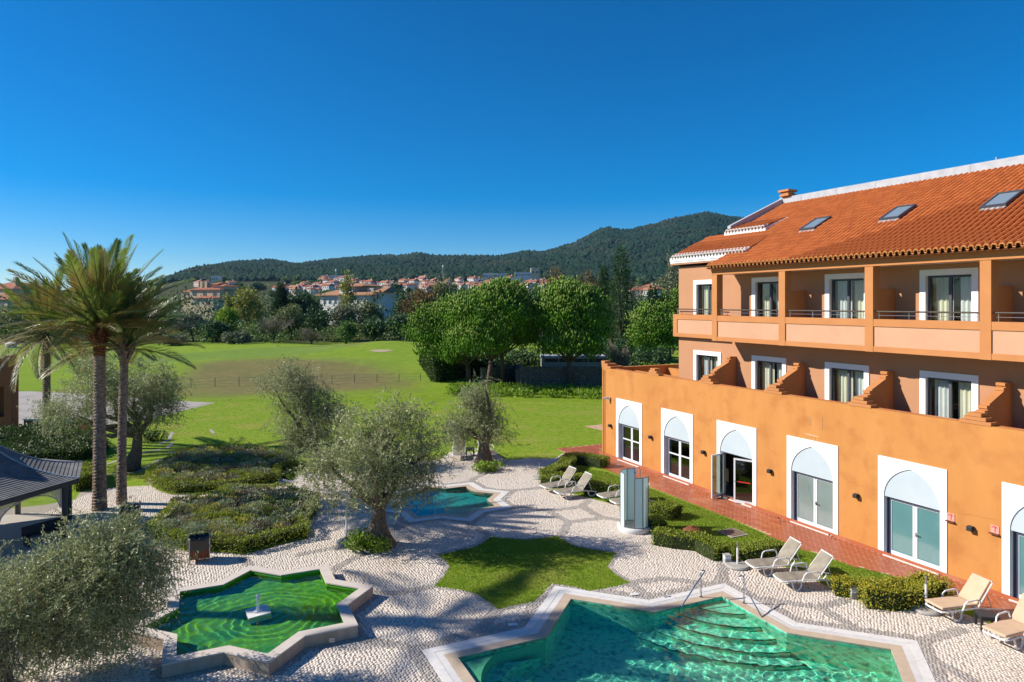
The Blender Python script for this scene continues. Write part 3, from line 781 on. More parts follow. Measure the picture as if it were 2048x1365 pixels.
# stepped merlons and terrace dividers
def stair_slabs(m, s, d0, widths, z0, hz, dep):
    for k, wd in enumerate(widths):
        m.bx(d0 - .02 - .012 * k, d0 + dep + .012 * k, s - wd / 2, s + wd / 2, z0 + k * hz, z0 + (k + 1) * hz - .012)
div_s = [25.05 - 4.08 * k for k in range(6)]
for s in div_s + [29.13]:
    m = MB(); stair_slabs(m, s, 22.6, (.95, .66, .40), PT, .125, .32)
    HB(m, 'merlon', TRIM)
for s in div_s:
    prof = [(22.92, 4.0), (22.92, 5.5), (22.86, 5.5), (22.86, 5.60), (23.02, 5.60), (23.02, 5.66), (22.98, 5.66), (22.98, 5.75), (23.12, 5.75), (23.12, 5.80),
            (23.95, 6.18), (23.90, 6.18), (23.90, 6.27), (24.02, 6.27), (24.02, 6.33), (23.97, 6.33), (23.97, 6.42), (24.395, 6.42), (24.395, 4.0)]
    m = MB(); m.prism(prof, s - .14, s + .14, lambda p, q, e: (p, e, q))
    HB(m, 'terrace_divider', TRIM)
m = MB()
for k, wd in enumerate((.9, .62, .36)):
    m.bx(22.58 - .01 * k, 22.6 + wd, 34.01 - wd + .01 * k, 34.02 + .01 * k, PT + k * .14, PT + (k + 1) * .14 - .012)
HB(m, 'corner_merlon', TRIM)

# main wall, tower end and gable
mid_w = [26.97 - 4.08 * k for k in range(6)]
WT = [(c - .8, c + .8) for c in mid_w]
ME = 29.2
m = MB()
sheet_holes(m, 24.4, S_LO, ME, 4.0, 11.0, [(a, b, 4.0, 6.33) for a, b in WT] + [(a, b, 7.5, 10.02) for a, b in WT])
m.add([(24.4, ME, 0), (33, ME, 0), (33, ME, 12.4), (26.4, ME, 12.4), (24.4, ME, 11.2)], [(0, 1, 2, 3, 4)])
HB(m, 'upper_wall', PEACH)
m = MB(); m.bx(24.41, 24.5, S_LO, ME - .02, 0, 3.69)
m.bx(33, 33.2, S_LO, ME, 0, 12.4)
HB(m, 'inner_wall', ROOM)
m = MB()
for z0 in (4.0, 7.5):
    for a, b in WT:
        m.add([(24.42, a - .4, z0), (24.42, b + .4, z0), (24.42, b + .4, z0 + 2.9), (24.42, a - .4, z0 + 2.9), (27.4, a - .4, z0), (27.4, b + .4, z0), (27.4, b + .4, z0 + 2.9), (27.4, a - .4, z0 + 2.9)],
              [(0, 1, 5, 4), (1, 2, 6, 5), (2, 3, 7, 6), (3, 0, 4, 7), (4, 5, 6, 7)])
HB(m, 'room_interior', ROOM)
def curtain(s0, s1, z0, z1, d, amp, freq, mat, parent, seed):
    r = random.Random(seed); n = max(8, int((s1 - s0) * freq * 6)); V = []
    ph = r.random() * 6
    for i in range(n + 1):
        s = s0 + (s1 - s0) * i / n
        x = d + amp * math.sin(ph + (s - s0) * freq * 6.28) + amp * .4 * math.sin(ph * 2 + (s - s0) * freq * 14)
        V += [(x - 24, s - 20, z0), (x * .7 + d * .3 - 24, s - 20, z1)]
    F = [(2 * i, 2 * i + 1, 2 * i + 3, 2 * i + 2) for i in range(n)]
    return obj('curtain', V, F, mat, parent, smooth=True)
def window(c, z0, zt, seed, lit):
    """white surround, dark frame, two leaves and curtains behind them"""
    a, b = c - .8, c + .8
    m = MB()
    m.bx(24.36, 24.62, a - .22, a, z0, zt + .22); m.bx(24.36, 24.62, b, b + .22, z0, zt + .22); m.bx(24.36, 24.62, a, b, zt, zt + .22)
    wn = HB(m, 'window', WHITE)
    m = MB(); d0, d1 = 24.52, 24.60
    m.bx(d0, d1, a + .002, a + .07, z0, zt - .002); m.bx(d0, d1, b - .07, b - .002, z0, zt - .002); m.bx(d0, d1, a + .07, b - .07, zt - .08, zt - .002)
    m.bx(d0, d1, a + .07, b - .07, z0, z0 + .06)
    m.bx(d0 - .02, d1 - .01, c - .05, c + .05, z0 + .06, zt - .08)
    HB(m, 'frame', ANTH, wn)
    m = MB(); m.bx(24.55, 24.56, a + .07, c - .05, z0 + .06, zt - .08); HB(m, 'pane', GLASS, wn)
    m = MB(); m.bx(24.545, 24.555, c + .05, b - .07, z0 + .06, zt - .08); HB(m, 'pane', GLASS, wn)
    r = random.Random(seed)
    ca, cb = (CURT, CURTW) if r.random() < .5 else (CURTW, CURT)
    op = r.choice((.0, .05, .2)); 
    curtain(c + op * .6, b - .12, z0 + .02, zt - .06, 24.76, .045, 5.5, ca, wn, seed)
    curtain(a + .05, c - .06 - .12 * r.random(), z0 + .02, zt - .06, 24.78, .045, 5.5, cb, wn, seed + 9)
    if r.random() < .7:
        m = MB(); m.bx(24.68, 24.70, b - .16, b - .09, z0 + .06, zt - .06); HB(m, 'shutter_edge', M('ochre_wood', (.45, .22, .05), None), wn)
    return wn
for k, c in enumerate(mid_w):
    window(c, 4.0, 6.33, 30 + k, 0)
    window(c, 7.5, 10.02, 60 + k, 1)

# upper balcony: slab, parapet with pale panels, pillars, lintel, partitions, rails
BD = 23.07
pil = [25.0 - 4.08 * k for k in range(6)]
m = MB()
m.bx(BD + .06, 24.4, S_LO, 25.16, 7.26, 7.5)
HB(m, 'balcony_slab', PEACH)
m = MB()
m.bx(BD, BD + .2, S_LO, 25.18, 8.16, 8.43)
m.bx(BD, BD + .2, S_LO, 25.18, 7.22, 7.42)
m.bx(BD + .2, 24.12, 25.0, 25.18, 7.22, 8.43)
HB(m, 'parapet_band', TRIM)
for k, s in enumerate(pil):
    m = MB(); m.bx(BD - .012, BD + .36, s - .17, s + .17, 7.21, 10.40); HB(m, 'pillar', TRIM)
    if k + 1 < len(pil):
        m = MB(); m.bx(BD + .035, BD + .18, pil[k + 1] + .17, s - .17, 7.42, 8.16); HB(m, 'parapet_panel', PEACHL)
m = MB(); m.bx(BD - .03, BD + .36, S_LO, 25.2, 10.40, 10.66); HB(m, 'lintel', TRIM)
m = MB(); m.bx(BD + .36, 24.39, S_LO, 25.1, 10.43, 10.47); HB(m, 'balcony_ceiling', WHITE)
for s in pil[1:]:
    prof = [(23.44, 7.5), (23.44, 9.42), (23.47, 9.52), (23.56, 9.57), (24.395, 9.57), (24.395, 7.5)]
    m = MB(); m.prism(prof, s - .13, s + .13, lambda p, q, e: (p, e, q)); HB(m, 'balcony_partition', TRIM)
def rails(s0, s1, d):
    m = MB()
    m.tube([(d, s0, 8.71), (d, s1, 8.71)], .03, 8)
    r = HB(m, 'handrail', WOODD)
    m = MB(); m.tube([(d, s0 + .05, 8.57), (d, s1 - .05, 8.57)], .009, 6)
    n = max(2, int((s1 - s0) / 1.2) + 1)
    for i in range(n):
        s = s0 + .12 + (s1 - s0 - .24) * i / (n - 1)
        m.tube([(d, s, 8.40), (d, s, 8.70)], .012, 6)
    HB(m, 'rail_post', STEEL, r)
for k in range(len(pil) - 1): rails(pil[k + 1] + .2, pil[k] - .2, BD + .12)
# tower balcony
m = MB()
m.bx(24.12, 24.32, 25.36, 29.34, 8.16, 8.43); m.bx(24.12, 24.32, 25.36, 29.34, 7.22, 7.42); m.bx(24.12, 24.32, 25.36, 25.66, 7.42, 8.16); m.bx(24.12, 24.32, 29.02, 29.34, 7.42, 8.16)
m.bx(24.32, 25.4, 29.22, 29.34, 7.22, 8.43)
HB(m, 'parapet_band', TRIM)
m = MB(); m.bx(24.155, 24.32, 25.66, 29.02, 7.42, 8.16); HB(m, 'parapet_panel', PEACHL)
rails(25.5, 29.2, 24.22)

# ---- roof: concave slope, covered with clay tiles
PROF = [(22.75, 10.80), (24.1, 11.38), (26.4, 12.62), (30.5, 14.62)]
seg = [math.dist(a, b) for a, b in zip(PROF[:-1], PROF[1:])]; cum = [0]
for q_ in seg: cum.append(cum[-1] + q_)
def roof_pt(t):
    d = np.interp(t, cum, [p[0] for p in PROF]); z = np.interp(t, cum, [p[1] for p in PROF]); return float(d), float(z)
m = MB()
RS0 = S_LO
for (d0, z0), (d1, z1) in zip(PROF[:-1], PROF[1:]):
    se = 25.3 if d0 < 24 else (29.4 if d0 < 26 else 27.6)
    m.add([(d0, RS0, z0 - .03), (d1, RS0, z1 - .03), (d1, se, z1 - .03), (d0, se, z0 - .03)], [(0, 1, 2, 3)])
    m.add([(d0, RS0, z0 - .12), (d1, RS0, z1 - .12), (d1, se, z1 - .12), (d0, se, z0 - .12)], [(3, 2, 1, 0)])
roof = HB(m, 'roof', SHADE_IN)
PITCH, ROW = 0.227, 0.385
def tile_unit(seg_n=5):
    """one cover tile and the channel beside it, in (s, along, up); lower end lifted over the tile below"""
    V, F = [], []
    L_ = ROW + .05
    rc, rp = .090, .060
    for y, lift, k in ((0, .028, 1.0), (L_, .004, .90)):
        for i in range(seg_n + 1):
            a = math.pi * i / seg_n
            V.append((-rc * k * math.cos(a), y, lift + .115 * k * math.sin(a)))
    n = seg_n + 1
    F += [(i, i + 1, n + i + 1, n + i) for i in range(seg_n)]
    b = len(V)                                  # thick lower lip
    for i in range(n):
        a = math.pi * i / seg_n
        V.append((-(rc - .018) * math.cos(a), .0, .028 + (.115 - .018) * math.sin(a)))
    F += [(i + 1, i, b + i, b + i + 1) for i in range(seg_n)]
    b = len(V)
    for y, lift in ((.01, .03), (L_, .0)):
        for i in range(4):
            a = math.pi * i / 3
            V.append((PITCH / 2 - rp * math.cos(a), y, lift + .005 - .04 * math.sin(a)))
    F += [(b + i, b + i + 1, b + 5 + i, b + 4 + i) for i in range(3)]
    return V, F
TV, TF = tile_unit()
tile_me = None
def tile_frame(s, t, dz=0):
    d, z = roof_pt(t); d2, z2 = roof_pt(t + ROW)
    a = math.atan2(z2 - z, d2 - d)
    return d, z + dz, a
tiles = []
def want(s, t):
    d, z = roof_pt(t + .1)
    if s < RS0 or s > 29.3: return False
    if d < 24.15 and s > 25.15: return False
    if d > 26.45 and s > 27.45: return False
    for (sa, sb, ta, tb) in SKYL:
        if sa - .02 < s < sb + .02 and ta - ROW * .55 < t < tb - .1: return False
    return True
def inv_roof(u, v):
    """s, t on the roof where a photograph pixel falls"""
    best = None
    for t in np.linspace(0, cum[-1], 400):
        d, z = roof_pt(t)
        al = math.atan((u - 1024) / FPX) + TH
        s = d / math.tan(al); X, Y = HW(d, s)
        vv = HZ + (CAMH - z) * FPX / Y
        if best is None or abs(vv - v) < best[0]: best = (abs(vv - v), s, t)
    return best[1], best[2]
SKYL = []
for (u0, v0), (u1, v1) in (((1600, 467), (1643, 443)), ((1760, 447), (1806, 422)), ((1962, 424), (2016, 394))):
    s0, t0 = inv_roof(u0, v0); s1, t1 = inv_roof(u1, v1)
    SKYL.append((s0 - .85, s0, t0, t0 + 1.25))
ns = int((29.4 - RS0) / PITCH); nt_ = int(cum[-1] / ROW)
for i in range(ns):
    s = RS0 + .1 + i * PITCH
    for j in range(nt_):
        if want(s, j * ROW): tiles.append((s, j * ROW))
def cam_dist(s, t):
    d, z = roof_pt(t); X, Y = HW(d, s); return (X * X + Y * Y + (z - 9) ** 2) ** .5
def visible(s, t):
    d, z = roof_pt(t); X, Y = HW(d, s); u = 1024 + FPX * X / Y; v = HZ + (9 - z) * FPX / Y
    return u < 2075 and v > -20
tiles.sort(key=lambda q_: (0 if visible(*q_) else 1, cam_dist(*q_)))
rest_V, rest_F = [], []
TVn = np.array(TV)
for n_, (s, t) in enumerate(tiles):
    d, z, a = tile_frame(s, t)
    ca, sa = math.cos(a), math.sin(a)
    if n_ < 300:
        if tile_me is None:
            # local: x up-slope -> built so that rotation about y lays it on the roof
            o = obj('tile', [(y, x, zz) for x, y, zz in TV], [tuple(reversed(f)) for f in TF], TILE, roof); tile_me = o.data; first_tile = o
        else:
            o = first_tile.copy(); COL.objects.link(o)
        o.location = (d - OFF[0], s - OFF[1] + random.uniform(-.004, .004), z); o.rotation_euler = (0, -a, random.uniform(-.012, .012))
    else:
        j = random.uniform(-.006, .006); b = len(rest_V) * len(TV)
        P = np.stack([d - OFF[0] + TVn[:, 1] * ca - TVn[:, 2] * sa, s - OFF[1] + TVn[:, 0] + j, z + TVn[:, 1] * sa + TVn[:, 2] * ca], -1)
        rest_V.append(P)
nV = len(TV)
RF4 = np.array([tuple(reversed(f)) for f in TF])
F = (np.arange(len(rest_V))[:, None, None] * nV + RF4[None]).reshape(-1, 4)
obj('tile', np.concatenate(rest_V), F, TILE, roof, kind='stuff')
# eave rows: half round ends with thick painted lips
def eave_piece():
    m = MB(); n = 7; L_ = .34
    ro, ri = .098, .068
    V = []
    for x in (0, L_):
        for r_ in (ro, ri):
            for i in range(n): a = math.pi * i / (n - 1); V.append((x, -r_ * math.cos(a), r_ * math.sin(a)))
    F = []
    for i in range(n - 1):
        F += [(i, i + 1, 2 * n + i + 1, 2 * n + i), (n + i + 1, n + i, 3 * n + i, 3 * n + i + 1), (i + 1, i, n + i, n + i + 1)]
    return m.add(V, F)
def eave_row(s0, s1, d0, zf, mat, slope, name='eave_tile'):
    first = None; n = int((s1 - s0) / PITCH)
    for i in range(n):
        s = s0 + .1 + i * PITCH
        if first is None: first = eave_piece().build(name, mat, roof); o = first
        else: o = first.copy(); COL.objects.link(o)
        o.location = (d0 - OFF[0], s - OFF[1], zf(s) if callable(zf) else zf); o.rotation_euler = (0, -slope, 0)
        # the shadow-side hollow between two covers
    m = MB()
    for i in range(n):
        s = s0 + .1 + (i + .5) * PITCH; z = (zf(s) if callable(zf) else zf)
        for k in range(5):
            a0, a1 = math.pi * k / 5, math.pi * (k + 1) / 5
            p0 = (s - .055 * math.cos(a0), z + .0 - .05 * math.sin(a0)); p1 = (s - .055 * math.cos(a1), z - .05 * math.sin(a1))
            m.add([(d0, p0[0], p0[1]), (d0, p1[0], p1[1]), (d0 + .3, p1[0], p1[1] + .12), (d0 + .3, p0[0], p0[1] + .12), (d0, p0[0], p0[1] - .016), (d0, p1[0], p1[1] - .016)], [(0, 1, 2, 3), (0, 4, 5, 1)])
    HB(m, 'eave_channel', mat, roof, kind='stuff')
eave_row(RS0, 25.25, 22.70, 10.785, EAVE, .42)
m = MB(); m.bx(22.85, 23.03, RS0, 25.2, 10.66, 10.70); HB(m, 'eave_board', TRIM)
# raised end pieces of the roof with white tile ends (tower front and upper step)
def roof_z(d): return float(np.interp(d, [p[0] for p in PROF], [p[1] for p in PROF]))
def tier(sa, sb, d0, z0, dep):
    """a flatter roof piece whose eave stands clear of the main slope and whose top runs into it"""
    z1 = roof_z(d0 + dep) + .03; sl = math.atan2(z1 - z0, dep); ca, sa_ = math.cos(sl), math.sin(sl)
    m = MB()
    for k in range(int((sb - sa) / PITCH)):
        s = sa + .1 + k * PITCH
        for j in range(int(dep / ca / ROW)):
            d = d0 + .05 + j * ROW * ca; z = z0 + .02 + j * ROW * sa_
            m.add([(d + y * ca - zz * sa_, s + x, z + y * sa_ + zz * ca) for x, y, zz in TV], [tuple(reversed(f)) for f in TF])
    HB(m, 'tile', TILE, roof, kind='stuff')
    eave_row(sa, sb, d0 - .04, z0 + .01, EAVEW, sl)
    m = MB()
    zl = roof_z(d0 + .14) - .3
    P = [(d0 + .10, z0 - .03), (d0 + dep, z1 - .03), (d0 + dep, z1 - .5), (d0 + .10, zl)]
    m.prism(P, sa, sb, lambda p, q, e: (p, e, q)); HB(m, 'tier_wall', PEACH)
    m = MB(); m.bx(d0 + .03, d0 + .12, sa + .03, sb - .02, z0 - .20, z0 - .035); m.bx(d0 + .07, d0 + .12, sa + .02, sb - .01, z0 - .30, z0 - .20)
    m.prism([(d0 + .02, z0 - .02), (d0 + dep * .97, z1 + .05), (d0 + dep * .97, z1 - .1), (d0 + .02, z0 - .16)], sa - .03, sa + .02, lambda p, q, e: (p, e, q))
    HB(m, 'cornice', WHITE)
tier(23.9, 29.55, 24.02, 11.50, 1.75)
tier(24.9, 27.75, 26.25, 12.85, 1.7)
m = MB(); m.bx(26.45, 30.5, 27.45, 29.15, 11.0, 12.0); HB(m, 'end_block', PEACH)
# ridge sheet, gable verge and ridge end ornament
m = MB()
m.bx(30.35, 30.75, RS0, 27.7, 14.55, 14.98)
for k in range(12): m.bx(30.34, 30.352, RS0 + k * 2.2, RS0 + k * 2.2 + .02, 14.58, 14.97)
HB(m, 'ridge_capping', LEADM)
m = MB(); m.tube([(30.5, 16.45, 14.98), (30.5, 16.45, 15.12)], .03, 6); HB(m, 'ridge_vent', LEADM)
m = MB()
m.prism([(26.5, 12.6), (26.5, 13.2), (30.6, 15.02), (30.6, 14.4)], 27.5, 27.72, lambda p, q, e: (p, e, q))
HB(m, 'gable_verge', LEADM)
m = MB(); m.add([(26.4, 27.7, 10), (33, 27.7, 10), (33, 27.7, 14.0), (30.6, 27.7, 14.5), (26.5, 27.7, 12.7)], [(0, 1, 2, 3, 4)]); HB(m, 'gable_wall', PEACH)
m = MB()
for k, wd in enumerate((.34, .62, .5, .72)): m.bx(30.5 - wd / 2, 30.5 + wd / 2, 27.25 - wd / 2, 27.25 + wd / 2, 14.9 + k * .12, 15.01 + k * .12)
HB(m, 'ridge_ornament', TRIM)
for sa, sb, ta, tb in SKYL:
    d0, z0 = roof_pt(ta); d1, z1 = roof_pt(tb); a = math.atan2(z1 - z0, d1 - d0)
    L_ = tb - ta; W_ = sb - sa
    def lay(m, nm, mt, par): 
        o = m.build(nm, mt, par); return o
    m = MB()
    m.bx(0, L_, 0, .07, .02, .17); m.bx(0, L_, W_ - .07, W_, .02, .17); m.bx(0, .07, .07, W_ - .07, .02, .165); m.bx(L_ - .09, L_, .07, W_ - .07, .02, .18)
    k = m.build('skylight', ANTH, roof); k.location = (d0 - OFF[0], sa - OFF[1], z0 + .04); k.rotation_euler = (0, -a, 0)
    m = MB(); m.bx(.07, L_ - .09, .07, W_ - .07, .12, .14); g = m.build('pane', M('skylight_glass', (.22, .27, .31), None, rough=.12, spec=.8, coat=.5), k)
    m = MB()
    for q_ in range(5): m.bx(-.16, .0, q_ * W_ / 5 + .02, (q_ + 1) * W_ / 5 - .02, .05, .075)
    g = m.build('flashing', LEADM, k)

# ---- arched door bays
def arch(c, n=14, w_=1.0, z0=2.13, rise=1.15):
    Rr = 1.5 * w_; sc_ = rise / math.sqrt(2 * Rr * w_ - w_ * w_)
    pts = []
    aend = math.acos((Rr - w_) / Rr)
    for i in range(n + 1):
        a = aend * i / n
        pts.append((-w_ + Rr - Rr * math.cos(a), z0 + sc_ * Rr * math.sin(a)))
    left = pts; right = [(-x, z) for x, z in pts[::-1][1:]]
    return [(c + x, z) for x, z in left + right]
def leaf(s0, s1, z0, z1, parent, glass, d=22.80, name='door_leaf', rail=None):
    m = MB(); fw = .075
    m.bx(d, d + .05, s0, s0 + fw, z0, z1); m.bx(d, d + .05, s1 - fw, s1, z0, z1)
    m.bx(d, d + .05, s0 + fw, s1 - fw, z0, z0 + .13); m.bx(d, d + .05, s0 + fw, s1 - fw, z1 - fw, z1)
    if rail: m.bx(d, d + .05, s0 + fw, s1 - fw, rail, rail + .07)
    o = HB(m, name, ALU, parent)
    m = MB(); m.bx(d + .02, d + .03, s0 + fw, s1 - fw, z0 + .13, z1 - fw); HB(m, 'pane', glass, parent)
    return o
for k, p in enumerate(panels):
    c = p - PWD / 2
    ar = arch(c)
    poly = [(p - PWD, 0.0), (p - PWD, PH), (p, PH), (p, 0.0), (c + 1.0, 0.0)] + ar[::-1] + [(c - 1.0, 0.0)]
    m = MB(); m.prism(poly, 22.57, 22.84, lambda a, z, e: (e, a, z))
    bay = HB(m, 'door_surround', WHITE)
    m = MB(); m.prism([(c - 1.0, 2.125)] + ar[1:-1] + [(c + 1.0, 2.125)], 22.605, 22.83, lambda a, z, e: (e, a, z)); HB(m, 'arch_panel', TYMP, bay)
    m = MB(); m.bx(22.50, 22.86, c - .995, c + .995, .0, .045); HB(m, 'sill', LIMEW, bay)
    m = MB(); m.bx(22.76, 22.86, c - .998, c - .94, .047, 2.12); m.bx(22.76, 22.86, c + .94, c + .998, .047, 2.12); m.bx(22.76, 22.86, c - .94, c + .94, 2.05, 2.12)
    HB(m, 'frame', ANTH if k >= 3 else ALU, bay)
    gl = (GLASSD, GLASSD, GLASSD, FROSTL, FROST, FROST, FROST, FROST)[k]
    if k == 2:
        # one leaf swung out over the path, the other folded back inside its reveal
        for nm, hs, sg, ang in (('door_leaf', c - .93, 1, R(26)), ('door_leaf', c + .93, -1, R(80))):
            m = MB(); W_ = .92; fw = .075
            m.bx(-.025, .025, 0, fw, .05, 2.04); m.bx(-.025, .025, W_ - fw, W_, .05, 2.04); m.bx(-.025, .025, fw, W_ - fw, .05, .18); m.bx(-.025, .025, fw, W_ - fw, 1.97, 2.04)
            o = m.build(nm, ALU, hotel); o.location = (22.76 - OFF[0], hs - OFF[1], 0)
            o.rotation_euler = (0, 0, ang if sg > 0 else math.pi - ang)
            m = MB(); m.bx(-.006, .006, fw, W_ - fw, .18, 1.97); g = m.build('pane', GLASSD, o)
            m = MB(); m.bx(-.06, .06, W_ - .06, W_ - .035, 1.0, 1.03); m.bx(-.06, -.04, W_ - .16, W_ - .035, 1.0, 1.03); m.build('handle', STEEL, o)
            if sg > 0:
                m = MB(); m.bx(-.012, -.008, fw + .1, W_ - fw - .1, .98, 1.03); m.build('red_safety_strip', M('red_strip', (.5, .03, .02), None), o)
    else:
        rail = 1.22 if k < 2 else None
        leaf(c - .93, c - .008, .06, 2.045, bay, gl, rail=rail); leaf(c + .008, c + .93, .06, 2.045, bay, gl, rail=rail)
        if k >= 3:
            m = MB(); m.bx(22.74, 22.80, c - .06, c - .035, 1.0, 1.03); m.bx(22.74, 22.755, c - .17, c - .035, 1.0, 1.03); m.bx(22.79, 22.80, c - .065, c - .03, .93, 1.08)
            HB(m, 'handle', STEEL if k != 3 else BLACKP, bay)
# dim interior behind the clear doors: floor, back wall, a few furnishings seen through the glass
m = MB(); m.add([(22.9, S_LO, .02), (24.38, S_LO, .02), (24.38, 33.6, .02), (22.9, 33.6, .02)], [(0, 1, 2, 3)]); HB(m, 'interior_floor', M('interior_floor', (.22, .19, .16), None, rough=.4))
m = MB()
for c0 in (31.0, 27.0, 22.6):
    m.bx(23.5, 23.9, c0 - .5, c0 + .3, .72, .76)
    for a in (-.45, .25): m.bx(23.6, 23.64, c0 + a - .02, c0 + a + .02, .02, .72)
HB(m, 'interior_table', DARKG)
# downpipe on the corner
m = MB(); m.tube([(22.52, 33.75, .1), (22.52, 33.75, 5.1)], .03, 8); HB(m, 'downpipe', OCHRE)
# cracks and lime streaks on the render are thin flat marks
MARK = M('pale_lime_mark', (.72, .6, .48), None); CRK = M('hairline_crack', (.36, .15, .05), None)
m = MB()
def mark_line(m, pts, wd):
    for (s0, z0), (s1, z1) in zip(pts[:-1], pts[1:]): m.bar((22.597, s0, z0), (22.597, s1, z1), .004, wd, (0, 0, 1))
rr = random.Random(4)
for (s0, z0, s1, z1) in ((21.6, 2.9, 20.4, 2.55), (17.6, 2.35, 16.2, 2.2), (13.6, 2.2, 12.2, 2.35), (19.5, 1.9, 19.2, .8), (25.4, 3.3, 24.6, 3.1)):
    n = 9; mark_line(m, [(s0 + (s1 - s0) * i / n + rr.uniform(-.03, .03), z0 + (z1 - z0) * i / n + rr.uniform(-.05, .05)) for i in range(n + 1)], .008)
HB(m, 'hairline_crack', CRK)
m = MB()
for s, z, l in ((19.05, 4.45, .35), (18.5, 4.55, .5), (19.2, 3.72, .12), (19.08, 3.7, .14), (18.96, 3.73, .1), (18.84, 3.7, .15)): mark_line(m, [(s, z), (s, z - l)], .022)
mark_line(m, [(19.3, 3.76), (18.7, 3.73)], .015)
HB(m, 'lime_streak', MARK)

# ---- things fixed to the facade
def on_wall(o, d, s, z): o.location = (*HW(d, s), z); o.rotation_euler = (0, 0, TH)
lamp_n = ['next to the corner of the building', 'between the first and second glazed arches from the corner', 'beside the open glass doors', 'between the open doors and the pale glass doors', 'between the pale glass doors and the teal glass doors']
def Sfac(u, d=22.6): return d / math.tan(math.atan((u - 1024) / FPX) + TH)
lamp0 = None
lamp_lab = ['small black wall lamp closest to the far corner of the ochre wall', 'small black wall lamp between the two clear glass arches', 'small black wall lamp just before the open glass doors', 'small black wall lamp between open doors and pale frosted doors', 'small black wall lamp between pale frosted and teal frosted doors', 'small black wall lamp between the two pink wall signs']
for k, u in enumerate((1222, 1303, 1409, 1542, 1715, 1944)):
    if lamp0 is None:
        t = thing('wall_lamp', lamp_lab[k], 'wall lamp', group='black lamps along the facade')
        m = MB(); m.bx(-.02, 0, -.06, .06, -.06, .06); m.build('back_plate', BLACKP, t)
        m = MB(); m.prism([(-.17, -.08), (-.17, .05), (-.15, .07), (-.02, .07), (-.02, -.08)], -.08, .08, lambda p, q, e: (p, e, q)); m.build('lamp_housing', DARKG, t)
        m = MB(); m.bx(-.15, -.04, -.06, .06, -.088, -.081); m.build('lens', WPLAST, t)
        lamp0 = t
    else:
        t = copy_tree(lamp0); t['label'] = lamp_lab[k]
    on_wall(t, 22.595, Sfac(u), 1.86)
PINK = M('pink_sign', (.62, .30, .24), None, rough=.5); REDP = M('red_print', (.60, .05, .08), None, rough=.5)
for k, (u, side) in enumerate(((1902, 'teal glass doors'), (1990, 'last arch'))):
    t = thing('hose_sign', 'small pink wall sign with red pictogram beside the ' + ('teal frosted doors' if k == 0 else 'last arch at the picture edge'), 'sign', group='pink pictogram signs on the facade')
    m = MB(); m.bx(-.012, 0, -.12, .12, -.12, .12); m.build('sign_plate', PINK, t)
    m = MB(); m.bx(-.016, -.0125, -.03, .0, -.08, .04)
    m.lathe([(.03, 0), (.03, .004)], 10, (-.016, -.015, .065))
    for i in range(8):
        a0 = R(30 + 16 * i); m.bx(-.016, -.0125, .0 + .085 * math.cos(a0) - .01, .085 * math.cos(a0) + .01, .085 * math.sin(a0) - .012, .085 * math.sin(a0) + .012)
    m.build('pictogram', REDP, t)
    m = MB(); m.bx(-.10, 0, -.14, .14, -.15, -.125); m.build('ledge', RUST, t)
    on_wall(t, 22.595, Sfac(u), 2.02)
t = thing('security_camera', 'small white security camera on a bracket high on the wall corner', 'camera')
m = MB(); m.bx(-.05, 0, -.05, .05, -.05, .05); m.build('bracket', WPLAST, t)
m = MB(); m.tube([(-.04, 0, 0), (-.12, 0, .05), (-.16, 0, .1)], .018, 6); m.build('arm', WPLAST, t)
m = MB(); m.tube([(-.08, -.06, .13), (-.34, .12, .06)], [.055, .06], 10); m.bar((-.08, -.06, .19), (-.37, .14, .12), .12, .012); m.build('camera_housing', WPLAST, t)
on_wall(t, 22.595, 33.2, 3.35); 
# furniture on the balconies
def rattan_chair(d, s, z, rz, lab):
    t = thing('rattan_chair', lab, 'chair', (*HW(d, s), z), TH + rz, 'dark chairs on the hotel terraces')
    m = MB(); m.bx(-.26, .26, -.26, .26, .38, .44); m.build('seat', DARKG, t)
    m = MB()
    for i in range(7):
        a = R(-90 + 30 * i); b = R(-90 + 30 * (i + 1))
        if i < 6: m.bar((.26 * math.cos(a), .28 * math.sin(a), .66), (.26 * math.cos(b), .28 * math.sin(b), .66), .03, .42)
    m.build('backrest', DARKG, t)
    for x in (-.22, .22):
        for y in (-.22, .22):
            m = MB(); m.bx(x - .02, x + .02, y - .02, y + .02, 0, .38); m.build('leg', DARKG, t)
    return t
for k, (s, w_) in enumerate(((28.2, 'first from the tower corner'), (19.4, 'below the third window'), (15.2, 'below the fourth window'))):
    rattan_chair(23.35, s, 4.0, 2.6, ('dark rattan chair behind the terrace parapet, nearest the tower corner', 'dark rattan chair behind the terrace parapet, left of the second full divider', 'dark rattan chair behind the terrace parapet, before the largest terrace window')[k]).scale = (1.15, 1.15, 1.25)
for k, s in enumerate((23.0, 19.2, 15.4)):
    rattan_chair(23.6, s, 7.5, 1.0 + k, ('dark chair on the upper balcony, behind its first rail', 'dark chair on the upper balcony, behind its second rail', 'dark chair on the upper balcony, behind its third rail')[k])
